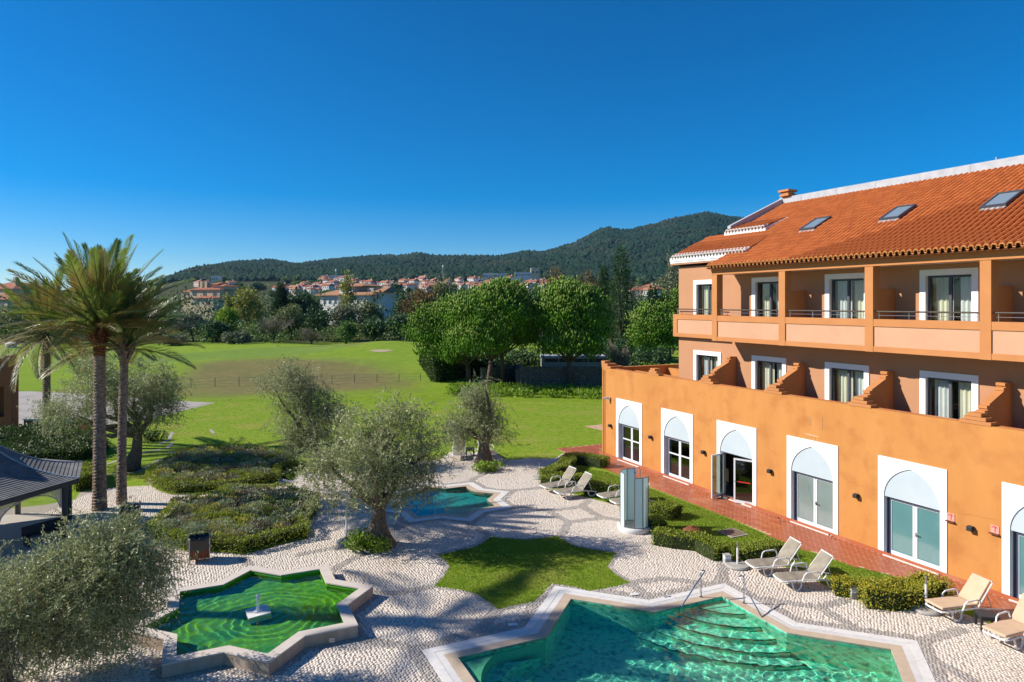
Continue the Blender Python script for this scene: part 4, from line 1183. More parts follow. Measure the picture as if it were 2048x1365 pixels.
# ------------------------------------------------------------------ plants
def unit(n, r):
    v = r.normal(size=(n, 3)); return v / np.linalg.norm(v, axis=1, keepdims=True)
def leaf_quads(P, D, Nn, ln, wd):
    """pointed leaves: position, direction, normal, length and width arrays"""
    S = np.cross(D, Nn); S /= np.linalg.norm(S, axis=1, keepdims=True) + 1e-9
    ln = np.asarray(ln).reshape(-1, 1); wd = np.asarray(wd).reshape(-1, 1)
    V = np.stack([P, P + D * ln * .5 + S * wd * .5, P + D * ln, P + D * ln * .5 - S * wd * .5], 1)
    n = len(P)
    return V.reshape(-1, 3), np.arange(4 * n).reshape(-1, 4)
def blob_points(blobs, n, r, shell=.45):
    """random points in a set of ellipsoids (x,y,z,rx,ry,rz), denser near their skins"""
    b = np.array(blobs, float); vol = b[:, 3] * b[:, 4] * b[:, 5]; w_ = vol ** .75; w_ /= w_.sum()
    k = r.choice(len(b), n, p=w_)
    d = unit(n, r); rad = (shell + (1 - shell) * r.random(n)) * (0.9 + .22 * r.random(n))
    return b[k, :3] + d * b[k, 3:6] * rad[:, None], d
def clump_crown(name, blobs, n, size, mat, parent, r, up=.3, aspect=.7):
    P, d = blob_points(blobs, n, r)
    D = unit(n, r) + np.array([0, 0, up]) + d * .5; D /= np.linalg.norm(D, axis=1, keepdims=True)
    Nn = unit(n, r) * .8 + d * .6 + np.array([-.25, 0, .6])
    sz = size * (.5 + r.random(n))
    V, F = leaf_quads(P, D, Nn, sz, sz * aspect)
    return obj(name, V, F, mat, parent, kind='stuff')
def limbs(m, base, tops, r0, r, bends=3, n=7):
    for t in tops:
        pts = [Vector(base)]
        for i in range(1, bends + 1):
            f = i / (bends + 1); q_ = Vector(base).lerp(Vector(t), f)
            pts.append(q_ + Vector((r.uniform(-1, 1), r.uniform(-1, 1), r.uniform(-.3, .6))) * .10 * (Vector(t) - Vector(base)).length)
        pts.append(Vector(t))
        m.tube(pts, list(np.linspace(r0, r0 * .22, len(pts))), n)
def gnarl(o, amp, sc_, seed):
    r = random.Random(seed); k = [r.uniform(0, 6) for _ in range(6)]
    for v in o.data.vertices:
        c = v.co; a = amp * (math.sin(c.x * sc_ + k[0]) * math.cos(c.z * sc_ * .7 + k[1]) + .6 * math.sin(c.y * sc_ * 1.9 + c.z * sc_ * .5 + k[2]))
        v.co.x += a; v.co.y += amp * math.sin(c.z * sc_ * 1.1 + k[3] + c.x * sc_)
OLIVE = leafmat('olive_leaf', (0.125, 0.15, 0.05), (0.32, 0.325, 0.17), .3, .42, .5)
OLIVE2 = leafmat('grey_olive_leaf', (0.12, 0.145, 0.055), (0.30, 0.31, 0.17), .3, .45, .45)
TWIG = M('olive_twig', (.20, .165, .125), (.13, .105, .08), 9, .9)
def olive(name, label, loc, trunk, blobs, n_twig, leaf, per, seed, group='olive trees in the garden', lean=(0, 0), rad=.28, mat=OLIVE, limb_to=None, bark_amp=.03):
    """gnarled olive: blobs are relative to the base; leaves sit along drooping twigs"""
    r = np.random.default_rng(seed); rr_ = random.Random(seed)
    t = thing(name, label, 'tree', (*loc, 0), 0, group)
    m = MB()
    top = Vector((lean[0], lean[1], trunk))
    zs = np.linspace(0, 1, 9)
    pts = [Vector((lean[0] * z ** 1.3 + .10 * math.sin(z * 5 + seed) * z, lean[1] * z + .06 * math.cos(z * 4 + seed) * z, trunk * z)) for z in zs]
    m.tube(pts, [rad * (1.45 - .9 * z + .35 * (1 - z) ** 4 + .25 * max(0, z - .7)) for z in zs], 14)
    tops = [Vector(b[:3]) for b in (limb_to or blobs)]
    limbs(m, pts[-1] - Vector((0, 0, .1)), tops, rad * .55, rr_, 3, 8)
    o = m.build('trunk', BARK, t, smooth=True); gnarl(o, bark_amp, 6, seed)
    # twigs
    nc = max(40, n_twig // 42); Pc, dc = blob_points(blobs, nc, r, .45)
    ci = r.integers(nc, size=n_twig); P = Pc[ci] + r.normal(size=(n_twig, 3)) * leaf * 2.5; d = dc[ci]
    D = d * .7 + unit(n_twig, r) * .8 + np.array([0, 0, .25]); D /= np.linalg.norm(D, axis=1, keepdims=True)
    L_ = .45 * (.5 + r.random(n_twig))
    k = np.arange(per) / per
    droop = -.35 * (k ** 2)
    pos = P[:, None] + D[:, None] * (L_[:, None] * k[None])[..., None] + np.array([0, 0, 1.0]) * (droop[None] * L_[:, None])[..., None]
    pos = pos.reshape(-1, 3); n = len(pos)
    ld = np.repeat(D, per, 0) * .75 + unit(n, r) * .8; ld /= np.linalg.norm(ld, axis=1, keepdims=True)
    V, F = leaf_quads(pos, ld, unit(n, r) * .8 + np.repeat(d, per, 0) * .5 + np.array([-.2, 0, .6]), leaf * (.7 + .6 * r.random(n)), leaf * .24 * (.8 + .5 * r.random(n)))
    obj('crown', V, F, mat, t, kind='stuff')
    # bare twigs
    q_ = min(n_twig, 900); V = []; F = []
    Pq, Dq, Lq = P[:q_], D[:q_], L_[:q_]
    S = np.cross(Dq, [0, 0, 1.0]); S /= np.linalg.norm(S, axis=1, keepdims=True) + 1e-9
    a = Pq - Dq * Lq[:, None] * 1.2; b = Pq + Dq * Lq[:, None] * .8
    V = np.stack([a - S * .008, a + S * .008, b + S * .003, b - S * .003], 1).reshape(-1, 3)
    obj('twigs', V, np.arange(4 * q_).reshape(-1, 4), TWIG, t, kind='stuff')
    return t
def PB(u, v, Y, ru, rv, ry=None, base=(0, 0)):
    """crown lump seen round photograph pixel (u, v) at distance Y, relative to a base point"""
    k = Y / FPX
    return ((u - 1024) * k - base[0], Y - base[1], 9 + (HZ - v) * k, ru * k, ry or ru * k, rv * k)
# the old olive beside the small pool
b = G(762, 1092)
bl = [PB(u, v, b[1] + dy, ru, rv, base=b) for u, v, dy, ru, rv in ((660, 930, .2, 60, 60), (720, 880, .4, 60, 55), (790, 870, -.2, 60, 55), (850, 910, .2, 50, 60), (640, 1000, -.4, 45, 40), (700, 990, -.7, 50, 40), (830, 970, -.6, 45, 40), (770, 940, 1.0, 75, 60), (745, 930, -1.0, 70, 55), (690, 840, .8, 35, 35), (810, 830, .5, 32, 30), (885, 935, .3, 25, 30))]
bl = [(x, y, z, a * .80, c * .80, d * .80) for x, y, z, a, c, d in bl]
olive('olive_tree', 'old olive tree with forked trunk between star pool and fountain', b, 1.5, bl, 3900, .125, 11, 3, rad=.31, limb_to=[bl[i] for i in (0, 2, 3, 5, 7, 8)], lean=(-.15, 0))
# two olives behind it
b = G(640, 935)
bl = [PB(u, v, b[1] + dy, ru, rv, base=b) for u, v, dy, ru, rv in ((582, 745, 0, 28, 26), (548, 772, .5, 34, 18), (622, 772, .4, 30, 20), (592, 790, -.4, 30, 22), (590, 838, .3, 36, 28), (645, 848, 0, 40, 30), (612, 884, .3, 36, 22), (655, 805, .6, 18, 18), (660, 890, .2, 30, 20))]
olive('olive_tree', 'tall leaning olive tree with two crowns standing on the lawn behind the old olive', b, 1.3, bl, 3400, .13, 10, 5, rad=.22, lean=(-.5, .2), mat=OLIVE2)
b = G(968, 925)
bl = [PB(u, v, b[1] + dy, ru, rv, base=b) for u, v, dy, ru, rv in ((920, 855, 0, 32, 22), (955, 830, .3, 35, 28), (995, 850, -.2, 28, 26), (950, 790, .2, 20, 24), (965, 765, 0, 9, 12), (940, 870, -.5, 35, 18), (985, 875, .3, 30, 15), (905, 850, .4, 18, 14))]
olive('olive_tree', 'small olive tree with thick twisted trunk beside two white loungers on the lawn edge', b, 1.35, bl, 1900, .135, 10, 8, rad=.33, lean=(.12, .1), mat=OLIVE2)
b = G(262, 940)
bl = [PB(u, v, b[1] + dy, ru, rv, base=b) for u, v, dy, ru, rv in ((180, 790, 0, 55, 45), (240, 750, .5, 60, 45), (300, 770, 0, 48, 50), (150, 830, -.4, 45, 30), (220, 830, .4, 60, 40), (310, 820, .6, 40, 35), (270, 800, -.5, 55, 45), (100, 830, .4, 32, 22), (190, 730, .8, 28, 24), (330, 760, .2, 25, 24), (180, 870, -.2, 30, 24))]
olive('olive_tree', 'wide olive tree behind the two palm trunks', b, 1.9, bl, 4800, .13, 10, 12, rad=.30, lean=(.35, .3), mat=OLIVE2)
# the big one at the lower left, close to the camera
b = (-12.1, 15.6)
bl = [PB(u, v, b[1] + dy, ru, rv, base=b) for u, v, dy, ru, rv in ((210, 1085, .3, 55, 34), (135, 1120, -.3, 55, 40), (40, 1185, .4, 50, 40), (255, 1110, 0, 60, 40), (320, 1130, .3, 45, 35), (180, 1150, -.6, 100, 60), (60, 1190, -.8, 80, 70), (270, 1180, .3, 70, 55), (130, 1240, .8, 80, 55), (230, 1250, .4, 65, 50), (40, 1280, .3, 50, 40), (-60, 1190, .3, 80, 60), (210, 1300, .9, 45, 30), (90, 1330, .8, 45, 30))]
bl = [(x, y, z, a * .84, c * .84, d * .84) for x, y, z, a, c, d in bl]
olive('olive_tree', 'large silvery olive tree filling the corner in front of the pavilion', b, 1.2, bl, 7400, .088, 13, 17, rad=.36, limb_to=[bl[i] for i in (0, 1, 3, 6, 7, 9, 11)], lean=(.2, .1))
b = (-13.4, 14.0)
bl = [PB(u, v, b[1] + dy, ru, rv, base=b) for u, v, dy, ru, rv in ((10, 1330, 0, 35, 40), (-50, 1300, 0, 60, 60))]
olive('olive_tree', 'partly visible olive branch at the very corner of the picture', b, 1.0, bl, 500, .07, 12, 19, rad=.2)

# ---- palms
def frond_mesh(L_, droop, lift, nleaf, seed, width=.62, dead=False):
    """feather frond along +x from the origin: rachis and two rows of folded leaflets"""
    r = np.random.default_rng(seed)
    m = MB()
    ts = np.linspace(0, 1, 12)
    path = [Vector((L_ * (t - .14 * droop * t ** 2.5), .05 * L_ * math.sin(t * 2 + seed) * t, lift * L_ * t - droop * L_ * t ** 2.2)) for t in ts]
    m.tube(path, [.032 * (1 - .85 * t) for t in ts], 4, cap=False)
    pts = np.array([[p.x, p.y, p.z] for p in path])
    for sd in (-1, 1):
        for k in range(nleaf):
            t = .17 + .83 * (k + .5 * (sd > 0)) / nleaf
            p = np.array([np.interp(t, ts, pts[:, i]) for i in range(3)])
            p2 = np.array([np.interp(min(1, t + .04), ts, pts[:, i]) for i in range(3)]); p0 = np.array([np.interp(max(0, t - .04), ts, pts[:, i]) for i in range(3)])
            tg = p2 - p0; tg /= np.linalg.norm(tg)
            side = np.array([-tg[1], tg[0], 0]); side /= np.linalg.norm(side) + 1e-9
            upv = np.cross(tg, side) * 1.0
            if upv[2] < 0: upv = -upv
            l = width * math.sin(math.pi * min(1, .18 + .80 * t)) ** .6 * (.85 + .3 * r.random())
            ang = .75 - .35 * t
            dr = tg * math.cos(ang) + (side * sd * (.88) + upv * (.48 + .16 * r.normal())) * math.sin(ang)
            dr /= np.linalg.norm(dr)
            wv = np.cross(dr, upv); wv /= np.linalg.norm(wv) + 1e-9
            wd = .0155
            mid = p + dr * l * .5 + np.array([0, 0, -.02 * l]); end = p + dr * l + np.array([0, 0, -(.16 + .12 * r.random()) * l])
            m.add([p - wv * wd * .5, p + wv * wd * .5, mid + wv * wd, mid - wv * wd, end], [(0, 1, 2, 3), (3, 2, 4)])
    return m
PALML = M('palm_frond', (0.075, 0.165, 0.014), (0.23, 0.27, 0.06), 1.6, .42, transl=.38, spec=.4, c3=(0.22, 0.17, 0.05), scale3=.9)
PALMO = M('palm_frond_old', (0.13, 0.15, 0.035), (0.32, 0.27, 0.10), 1.3, .45, transl=.22, spec=.55, c3=(0.34, 0.20, 0.05), scale3=.9)
FROND = {}
for i, (L_, dp, lf) in enumerate(((2.7, .06, .04), (2.8, .12, .05), (2.8, .26, .08), (2.5, .36, .05), (2.8, .18, .02))):
    mb = frond_mesh(L_, dp, lf, 40, 40 + i)
    for key, mt in (('g', PALML), ('o', PALMO)):
        me = bpy.data.meshes.new('frond'); me.from_pydata(mb.v, [], mb.f); me.materials.append(mt); FROND[(i, key)] = me
def palm(label, loc, hgt, r0, seed, nf=54, scale=1.0, lean=(0, 0), group='date palms in the garden', low=-14, rust=0):
    t = thing('palm_tree', label, 'palm tree', (*loc, 0), 0, group)
    r = np.random.default_rng(seed); rr_ = random.Random(seed)
    # trunk: spiral of cut leaf bases
    nr, ns_ = int(hgt / .045), 18
    V = []
    for i in range(nr + 1):
        z = hgt * i / nr; f = i / nr
        rad = r0 * (1.0 + .22 * (1 - f) ** 6 - .10 * f)
        if f > .86: rad *= 1 + .55 * ((f - .86) / .14) ** 1.2
        for j in range(ns_):
            a = 2 * math.pi * j / ns_
            ph = (a / (2 * math.pi) * 9 + z / .135 * .5) % 1.0; ph2 = (z / .135 + (math.floor(a / (2 * math.pi) * 9) % 2) * .5) % 1.0
            b = .16 * (ph2 - .4) * (1 if f < .86 else 2.0)
            q_ = rad * (1 + b + .035 * rr_.uniform(-1, 1))
            V.append((q_ * math.cos(a) + lean[0] * f * f, q_ * math.sin(a) + lean[1] * f * f, z))
    F = [(i * ns_ + j, i * ns_ + (j + 1) % ns_, (i + 1) * ns_ + (j + 1) % ns_, (i + 1) * ns_ + j) for i in range(nr) for j in range(ns_)]
    F.append(tuple(range(nr * ns_, (nr + 1) * ns_)))
    nb = int(nr * (.84 if rust else .97))
    obj('trunk', V, F, [PALMB, PALMF], t, midx=[1 if k // ns_ > nb else 0 for k in range(len(F))])
    m = MB()
    for k in range(60):
        a = rr_.uniform(0, 6.283); z = hgt * rr_.uniform(.90, 1.01); q_ = r0 * 1.35
        p = Vector((lean[0] + q_ * math.cos(a), lean[1] + q_ * math.sin(a), z)); e = p + Vector((math.cos(a) * .18, math.sin(a) * .18, .22 + .15 * rr_.random()))
        m.bar(p - Vector((math.cos(a), math.sin(a), 1)) * .05, e, .07, .02)
    m.build('leaf_base', PALMF if rust else PALMB, t, kind='stuff')
    ga = 2.39996
    for k in range(nf):
        f = (k + .5) / nf
        el = R(86 - (92 if low > -20 else 125) * f)
        sh = 0 if f < .25 else (1 if f < .5 else (4 if f < .68 else (2 if f < .92 else 3)))
        old = f > (.8 if rust else .66) or rr_.random() < .18
        o = bpy.data.objects.new('frond', FROND[(sh, 'o' if old else 'g')]); COL.objects.link(o); o.parent = t
        az = k * ga + rr_.uniform(-.25, .25)
        o.location = (lean[0] + .10 * math.cos(az), lean[1] + .10 * math.sin(az), hgt + .02 - .25 * f)
        o.rotation_euler = (rr_.uniform(-.5, .5), -max(el, R(low)), az)
        s = scale * (.9 + .2 * rr_.random()) * (.86 if f < .1 else 1); o.scale = (s, s, s)
    return t
palm('tallest date palm with rust coloured leaf bases under its crown, between two others', G(199, 1020), 8.0, .245, 1, nf=58, scale=1.42, low=12, rust=1)
palm('slender date palm with bare grey trunk standing close behind the tallest palm', G(243, 1008), 7.2, .185, 2, nf=44, scale=1.22, lean=(.15, 0), low=-16)
palm('farther date palm with dark thin trunk and a low crown of yellowing fronds', G(93, 895), 7.25, .22, 3, nf=50, scale=1.45, low=-40)
palm('date palm beyond the picture edge throwing frond shadows on the paving by the fountain', (-25.8, 20.4), 15.2, .24, 4, nf=20, scale=1.6)

# ---- hedges and beds
HEDGE = leafmat('hedge_leaf', (0.07, 0.13, 0.012), (0.25, 0.26, 0.03), .3, .45, .4)
HEDGEY = leafmat('golden_hedge_leaf', (0.12, 0.15, 0.012), (0.36, 0.30, 0.03), .3, .45, .4)
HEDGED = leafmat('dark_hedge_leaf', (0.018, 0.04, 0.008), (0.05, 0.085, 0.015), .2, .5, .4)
CORE = M('hedge_core', (0.02, 0.032, 0.008), (0.03, 0.04, 0.012), 5, 1.0)
def hedge(label, poly, h, seed, mat=HEDGE, dens=420, leaf=.065, name='hedge', cat='hedge', group=None, rough=.10, core_mat=CORE, edge_only=False):
    """clipped hedge over a ground outline: dark twiggy core, leaves over sides and top"""
    c = np.mean(poly, 0); r = np.random.default_rng(seed)
    t = thing(name, label, cat, (float(c[0]), float(c[1]), 0), 0, group)
    P = [(x - c[0], y - c[1]) for x, y in poly]
    inner = [(x * .93, y * .93) for x, y in P]
    m = MB(); m.prism(inner, 0, h * (.6 if edge_only else .86)); m.build('core', core_mat, t)
    A = np.array(P); lo, hi = A.min(0) - .1, A.max(0) + .1
    n = int((hi - lo).prod() * dens * 2.2)
    x = lo[0] + r.random(n) * (hi[0] - lo[0]); y = lo[1] + r.random(n) * (hi[1] - lo[1])
    k = in_poly(x, y, P); x, y = x[k], y[k]
    if edge_only:
        dd = np.full(x.shape, 9.0)
        for i in range(len(P)): dd = np.minimum(dd, seg_dist(x, y, P[i], P[(i + 1) % len(P)]))
        k = dd < .38; x, y = x[k], y[k]
    lump = .5 + .5 * np.sin(x * 3.1 + seed) * np.cos(y * 2.7 + seed * 2)
    z = h * (.84 + .20 * lump) + r.normal(0, .05 * h, len(x)) * 1.0
    pts = [np.stack([x, y, z], -1)]; nrm = [np.tile([0, 0, 1.0], (len(x), 1))]
    n_ = len(P)
    for i in range(n_):
        a, b_ = np.array(P[i]), np.array(P[(i + 1) % n_]); e = b_ - a; l = np.linalg.norm(e)
        q_ = int(l * h * dens * 2.0)
        if q_ < 1: continue
        s = r.random(q_); pp = a + e * s[:, None]
        nn = np.array([e[1], -e[0]]) / (l + 1e-9)
        zz = h * (r.random(q_) ** .8) * .98
        bul = (np.sin((pp[:, 0] + pp[:, 1]) * 3 + seed) * .05 + r.normal(0, rough * .5, q_)) - .04
        area = sum(P[j][0] * P[(j + 1) % n_][1] - P[(j + 1) % n_][0] * P[j][1] for j in range(n_))
        if area < 0: nn = -nn
        pp = pp + nn * bul[:, None]
        pts.append(np.concatenate([pp, zz[:, None]], -1)); nrm.append(np.tile([nn[0], nn[1], .2], (q_, 1)))
    P3 = np.concatenate(pts); N3 = np.concatenate(nrm); n = len(P3)
    D = N3 * .6 + unit(n, r) * .8 + np.array([0, 0, .3]); D /= np.linalg.norm(D, axis=1, keepdims=True)
    V, F = leaf_quads(P3, D, unit(n, r) * .8 + N3 * .8 + np.array([-.2, 0, .4]), leaf * (.6 + .8 * r.random(n)), leaf * .55 * (.6 + .8 * r.random(n)))
    obj('foliage', V, F, mat, t, kind='stuff')
    return t
def strip(pts, wd):
    """outline of a band of width wd along ground points"""
    L_, Rr = [], []
    for i, p in enumerate(pts):
        a = np.array(pts[max(0, i - 1)]); b_ = np.array(pts[min(len(pts) - 1, i + 1)]); t = (b_ - a) / (np.linalg.norm(b_ - a) + 1e-9); n = np.array([-t[1], t[0]])
        L_.append(tuple(np.array(p) + n * wd / 2)); Rr.append(tuple(np.array(p) - n * wd / 2))
    return L_ + Rr[::-1]
hg = 'clipped hedges along the narrow lawn'
hedge('clipped green hedge bending along the lawn behind the first two loungers', strip(GP([(1090, 962), (1125, 948), (1142, 928), (1175, 928), (1212, 935)]), .75), .55, 1, group=hg)
hedge('low loose hedge directly behind the first two loungers', strip(GP([(1092, 975), (1112, 966), (1165, 968)]), .8), .45, 2, group=hg)
hedge('short hedge behind the glass shower screen', strip(GP([(1170, 985), (1200, 988), (1240, 992)]), .8), .55, 3, group=hg)
hedge('rounded hedge clump to the right of the shower base', strip(GP([(1308, 1030), (1332, 1036), (1350, 1030)]), .8), .55, 4, group=hg)
hedge('small hedge clump at the front foot of the shower', strip(GP([(1304, 1066), (1325, 1062)]), .6), .5, 5, group=hg)
hedge('yellow green hedge curving past the rusty dome towards the light box', strip(GP([(1308, 1085), (1345, 1092), (1398, 1098), (1425, 1112), (1447, 1122)]), .7), .5, 6, group=hg, mat=HEDGE)
hedge('hedge piece between the light box and the two taupe loungers', strip(GP([(1462, 1120), (1500, 1122), (1530, 1115), (1552, 1108)]), .65), .5, 7, group=hg)
hedge('small golden hedge bush in front of the white marker block', strip(GP([(1668, 1185), (1700, 1190)]), .65), .5, 8, HEDGEY, group=hg)
hedge('long golden green hedge with untidy tips between marker block and umbrella foot', strip(GP([(1722, 1207), (1770, 1212), (1830, 1205), (1874, 1192)]), .85), .62, 9, HEDGEY, group=hg, rough=.2)
GREYB = leafmat('grey_santolina', (0.16, 0.195, 0.105), (0.29, 0.32, 0.195), .15, .8, .05)
PURPB = leafmat('dry_lavender', (0.14, 0.115, 0.085), (0.23, 0.19, 0.14), .1, .8, .05)
YELB = leafmat('yellow_ground_cover', (0.26, 0.25, 0.05), (0.40, 0.33, 0.07), .2, .7, .2)
def bed(label, cover, poly, seed, h=.5):
    t = hedge(label, poly, h, seed, HEDGE, dens=260, leaf=.075, name='shrub_bed', cat='shrub bed', group='star shaped shrub beds', rough=.12, edge_only=True)
    c = np.mean(poly, 0); r = np.random.default_rng(seed + 50)
    P = np.array(poly) - c; lo, hi = P.min(0), P.max(0)
    shr = [(x * .90, y * .90) for x, y in P]
    for nm, mat, n, hh, sd, cov in (('grey_shrub', GREYB, 150, .62, 1, .75), ('lavender_shrub', PURPB, 120, .50, 2, .6), ('yellow_shrub', YELB, 60, .50, 3, .5), ('green_shrub', HEDGE, 70, .58, 4, .55)):
        first = True; V_, F_, b0 = [], [], 0
        for k in range(n):
            x, y = lo + (hi - lo) * r.random(2)
            if not in_poly(np.array([x]), np.array([y]), shr)[0]: continue
            s = .20 + .32 * r.random() ** 1.5; q_ = 150
            d = unit(q_, r); d[:, 2] = np.abs(d[:, 2]) * .9
            p = np.stack([x + d[:, 0] * s, y + d[:, 1] * s, hh * (.45 + .3 * r.random()) + d[:, 2] * s * .7], -1)
            D = d + unit(q_, r) * .5 + np.array([0, 0, .3]); D /= np.linalg.norm(D, axis=1, keepdims=True)
            V, F = leaf_quads(p, D, unit(q_, r) * .7 + d + np.array([-.2, 0, .4]), .10 * (.6 + .8 * r.random(q_)), .032 * (.7 + .6 * r.random(q_)))
            V_.append(V); F_.append(F + b0); b0 += len(V)
        obj(nm, np.concatenate(V_), np.concatenate(F_), mat, t, kind='stuff')
    return t
bed('star shaped bed of grey santolina nearer the lawn with dark hedge at its back', None, BED1, 21)
bed('star shaped bed of mixed shrubs beside the fountain and rusty bin', None, BED2, 22, .55)
GB = leafmat('glossy_bush_leaf', (0.06, 0.13, 0.01), (0.20, 0.27, 0.03), .3, .35, .5)
def bush(label, u, v, ru, h, seed, mat=GB, leaf=.12, n=1500, name='bush', group=None):
    x, y = G(u, v); rr_ = ru * y / FPX; t = thing(name, label, 'bush', (x, y, 0), 0, group); r = np.random.default_rng(seed)
    bl = [(r.uniform(-.6, .6) * rr_, r.uniform(-.5, .5) * rr_, h * r.uniform(.3, .6), rr_ * .5, rr_ * .5, h * .45) for _ in range(7)]
    clump_crown('foliage', bl, n, leaf, mat, t, r, .5, .5)
    m = MB(); limbs(m, (0, 0, 0), [b_[:3] for b_ in bl], .03, random.Random(seed), 1, 5); m.build('stem', BARK, t)
    return t
bush('low glossy green bush round the foot of the old olive', 742, 1098, 48, .55, 31)
bush('low glossy green bush round the foot of the small twisted olive', 976, 943, 34, .5, 32, n=1100)
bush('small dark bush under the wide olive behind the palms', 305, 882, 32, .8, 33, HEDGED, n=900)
# dark planting between the palms, the pavilion and the ochre wing
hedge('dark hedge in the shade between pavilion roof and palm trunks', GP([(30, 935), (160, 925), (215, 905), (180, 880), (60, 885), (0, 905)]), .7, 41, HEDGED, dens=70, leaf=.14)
hedge('dark hedge in front of the low garden wall', GP([(-60, 905), (60, 890), (170, 868), (150, 858), (60, 872), (-60, 885)]), .8, 42, HEDGED, dens=70, leaf=.14)
hedge('clipped hedge beside the pavilion, close to the nearest palm', GP([(150, 985), (195, 975), (192, 950), (158, 955)]), .75, 43, HEDGE, dens=260, leaf=.08)
# ------------------------------------------------------------------ garden furniture
def lounger_proto(kind):
    t = thing('sun_lounger', 'x', 'sun lounger', group='sun loungers round the pools')
    # lies along +x: foot end at x=0, hinge at x=1.15, backrest raised
    m = MB()
    fab = SLING if kind == 'sling' else CUSH
    zt = .36; W_ = .31
    if kind == 'sling':
        pts = [(0, .31), (.08, .335), (.5, .355), (1.0, .34), (1.18, .35)]
        for (x0, z0), (x1, z1) in zip(pts[:-1], pts[1:]):
            w0 = W_ * (.86 if x0 < .05 else 1); w1 = W_
            m.add([(x0, -w0, z0), (x1, -w1, z1), (x1, w1, z1), (x0, w0, z0), (x0, -w0, z0 - .012), (x1, -w1, z1 - .012), (x1, w1, z1 - .012), (x0, w0, z0 - .012)], [(0, 1, 2, 3), (7, 6, 5, 4), (0, 4, 5, 1), (3, 2, 6, 7)])
        m.build('seat', fab, t)
    else:
        m.bx(-.02, 1.16, -.31, .31, .36, .43); m.build('seat', fab, t, bevel=.025)
    ba = R(52); L_ = .82
    m = MB(); th_ = .014 if kind == 'sling' else .07
    b0 = Vector((1.17, 0, .36)); e = Vector((math.cos(ba), 0, math.sin(ba))); nrm = Vector((-math.sin(ba), 0, math.cos(ba)))
    V = []
    for s_, q_ in ((0, 0), (L_, 0), (L_, 1), (0, 1)):
        for y in (-W_, W_): V.append(tuple(b0 + e * s_ + nrm * q_ * th_ + Vector((0, y * (1 if s_ == 0 else .94), 0))))
    m.add(V, [(0, 1, 3, 2), (4, 5, 7, 6), (2, 3, 5, 4), (6, 7, 1, 0), (0, 2, 4, 6), (1, 7, 5, 3)])
    m.build('backrest', fab, t, bevel=.02 if kind != 'sling' else .004)
    m = MB()
    for y in (-.33, .33):
        m.tube([(.0, y * .85, .29), (.12, y, .31), (1.2, y, .32), (1.95, y, .20)], .024, 6)
        m.tube([b0 + Vector((0, y, -.02)), b0 + Vector((0, y * .96, 0)) + e * L_ * .98 - nrm * .02], .02, 6)
    m.tube([(.0, -.28, .29), (-.03, -.15, .29), (-.03, .15, .29), (.0, .28, .29)], .028, 6)
    p = b0 + e * L_
    m.tube([p + Vector((0, -.31, 0)), p + Vector((0, .31, 0))], .022, 6)
    m.bx(.5, .54, -.33, .33, .29, .32); m.bx(1.15, 1.19, -.33, .33, .28, .32)
    m.build('frame', WPLAST, t)
    for y in (-.34, .34):
        m = MB(); m.tube([(.28, y * .95, .30), (.32, y, .10), (.38, y, .025), (.50, y, .03), (.58, y, .12), (.60, y, .31)], .026, 6); m.build('leg', WPLAST, t)
        m = MB(); m.tube([(1.45, y, .28), (1.52, y, .09), (1.60, y, .025), (1.76, y, .03), (1.86, y, .12), (1.90, y, .22)], .026, 6); m.build('leg', WPLAST, t)
        m = MB(); m.tube([(.62, y * 1.04, .31), (.68, y * 1.1, .50), (.76, y * 1.1, .56), (1.08, y * 1.1, .58), (1.18, y * 1.1, .55), (1.22, y * 1.05, .42)], .024, 6); m.build('armrest', WPLAST, t)
    m = MB()
    for y in (-.25, .25): m.tube([b0 + e * .55 + Vector((0, y, -.02)), (1.72, y, .24)], .014, 5)
    m.build('prop', STEEL if kind != 'sling' else WPLAST, t)
    return t
LS, LC = lounger_proto('sling'), lounger_proto('cushion')
used = {}
def lounger(kind, foot, head, lab, z=.012):
    """foot and head are photograph pixels of the two ends on the ground"""
    src = LS if kind == 'sling' else LC
    t = copy_tree(src) if used.get(kind) else src
    used[kind] = 1
    a, b_ = G(*foot), G(*head); t.location = (*a, z); t.rotation_euler = (0, 0, math.atan2(b_[1] - a[1], b_[0] - a[0])); t['label'] = lab
    return t
lounger('sling', (1500, 1148), (1602, 1140), 'taupe sling lounger with white frame next to the umbrella foot by the light box')
lounger('sling', (1556, 1176), (1658, 1170), 'taupe sling lounger with white frame beside the golden hedge bush')
lounger('sling', (1086, 986), (1152, 976), 'farther of the two sling loungers in front of the low loose hedge')
lounger('sling', (1113, 998), (1186, 989), 'nearer of the two sling loungers in front of the low loose hedge')
lounger('sling', (1200, 1006), (1262, 998), 'sling lounger mostly hidden behind the glass shower screen')
lounger('sling', (1226, 1018), (1290, 1010), 'sling lounger behind the foot of the glass shower, nearer of two there')
lounger('sling', (917, 922), (920, 900), 'sling lounger facing the small pool beside the dark side table on the lawn edge')
lounger('sling', (985, 918), (948, 898), 'sling lounger half hidden behind the small twisted olive trunk')
lounger('cushion', (1868, 1238), (1968, 1226), 'beige cushioned lounger beside the umbrella foot and the dark side table', .014)
lounger('cushion', (1988, 1295), (2085, 1268), 'beige cushioned lounger cut by the picture edge, nearest the camera', .014)
def side_table(u, v, lab, rz=.2, s=1.0):
    t = thing('side_table', lab, 'side table', (*G(u, v), .014), rz, 'dark side tables'); 
    m = MB(); m.bx(-.24, .24, -.24, .24, .36, .41); m.build('table_top', DARKG, t, bevel=.015)
    m = MB(); m.bx(-.21, .21, -.21, .21, .30, .358); m.build('apron', DARKG, t)
    for x in (-.2, .2):
        for y in (-.2, .2):
            m = MB(); m.bx(x - .028, x + .028, y - .028, y + .028, 0, .30); m.build('leg', DARKG, t)
    t.scale = (s, s, s)
    return t
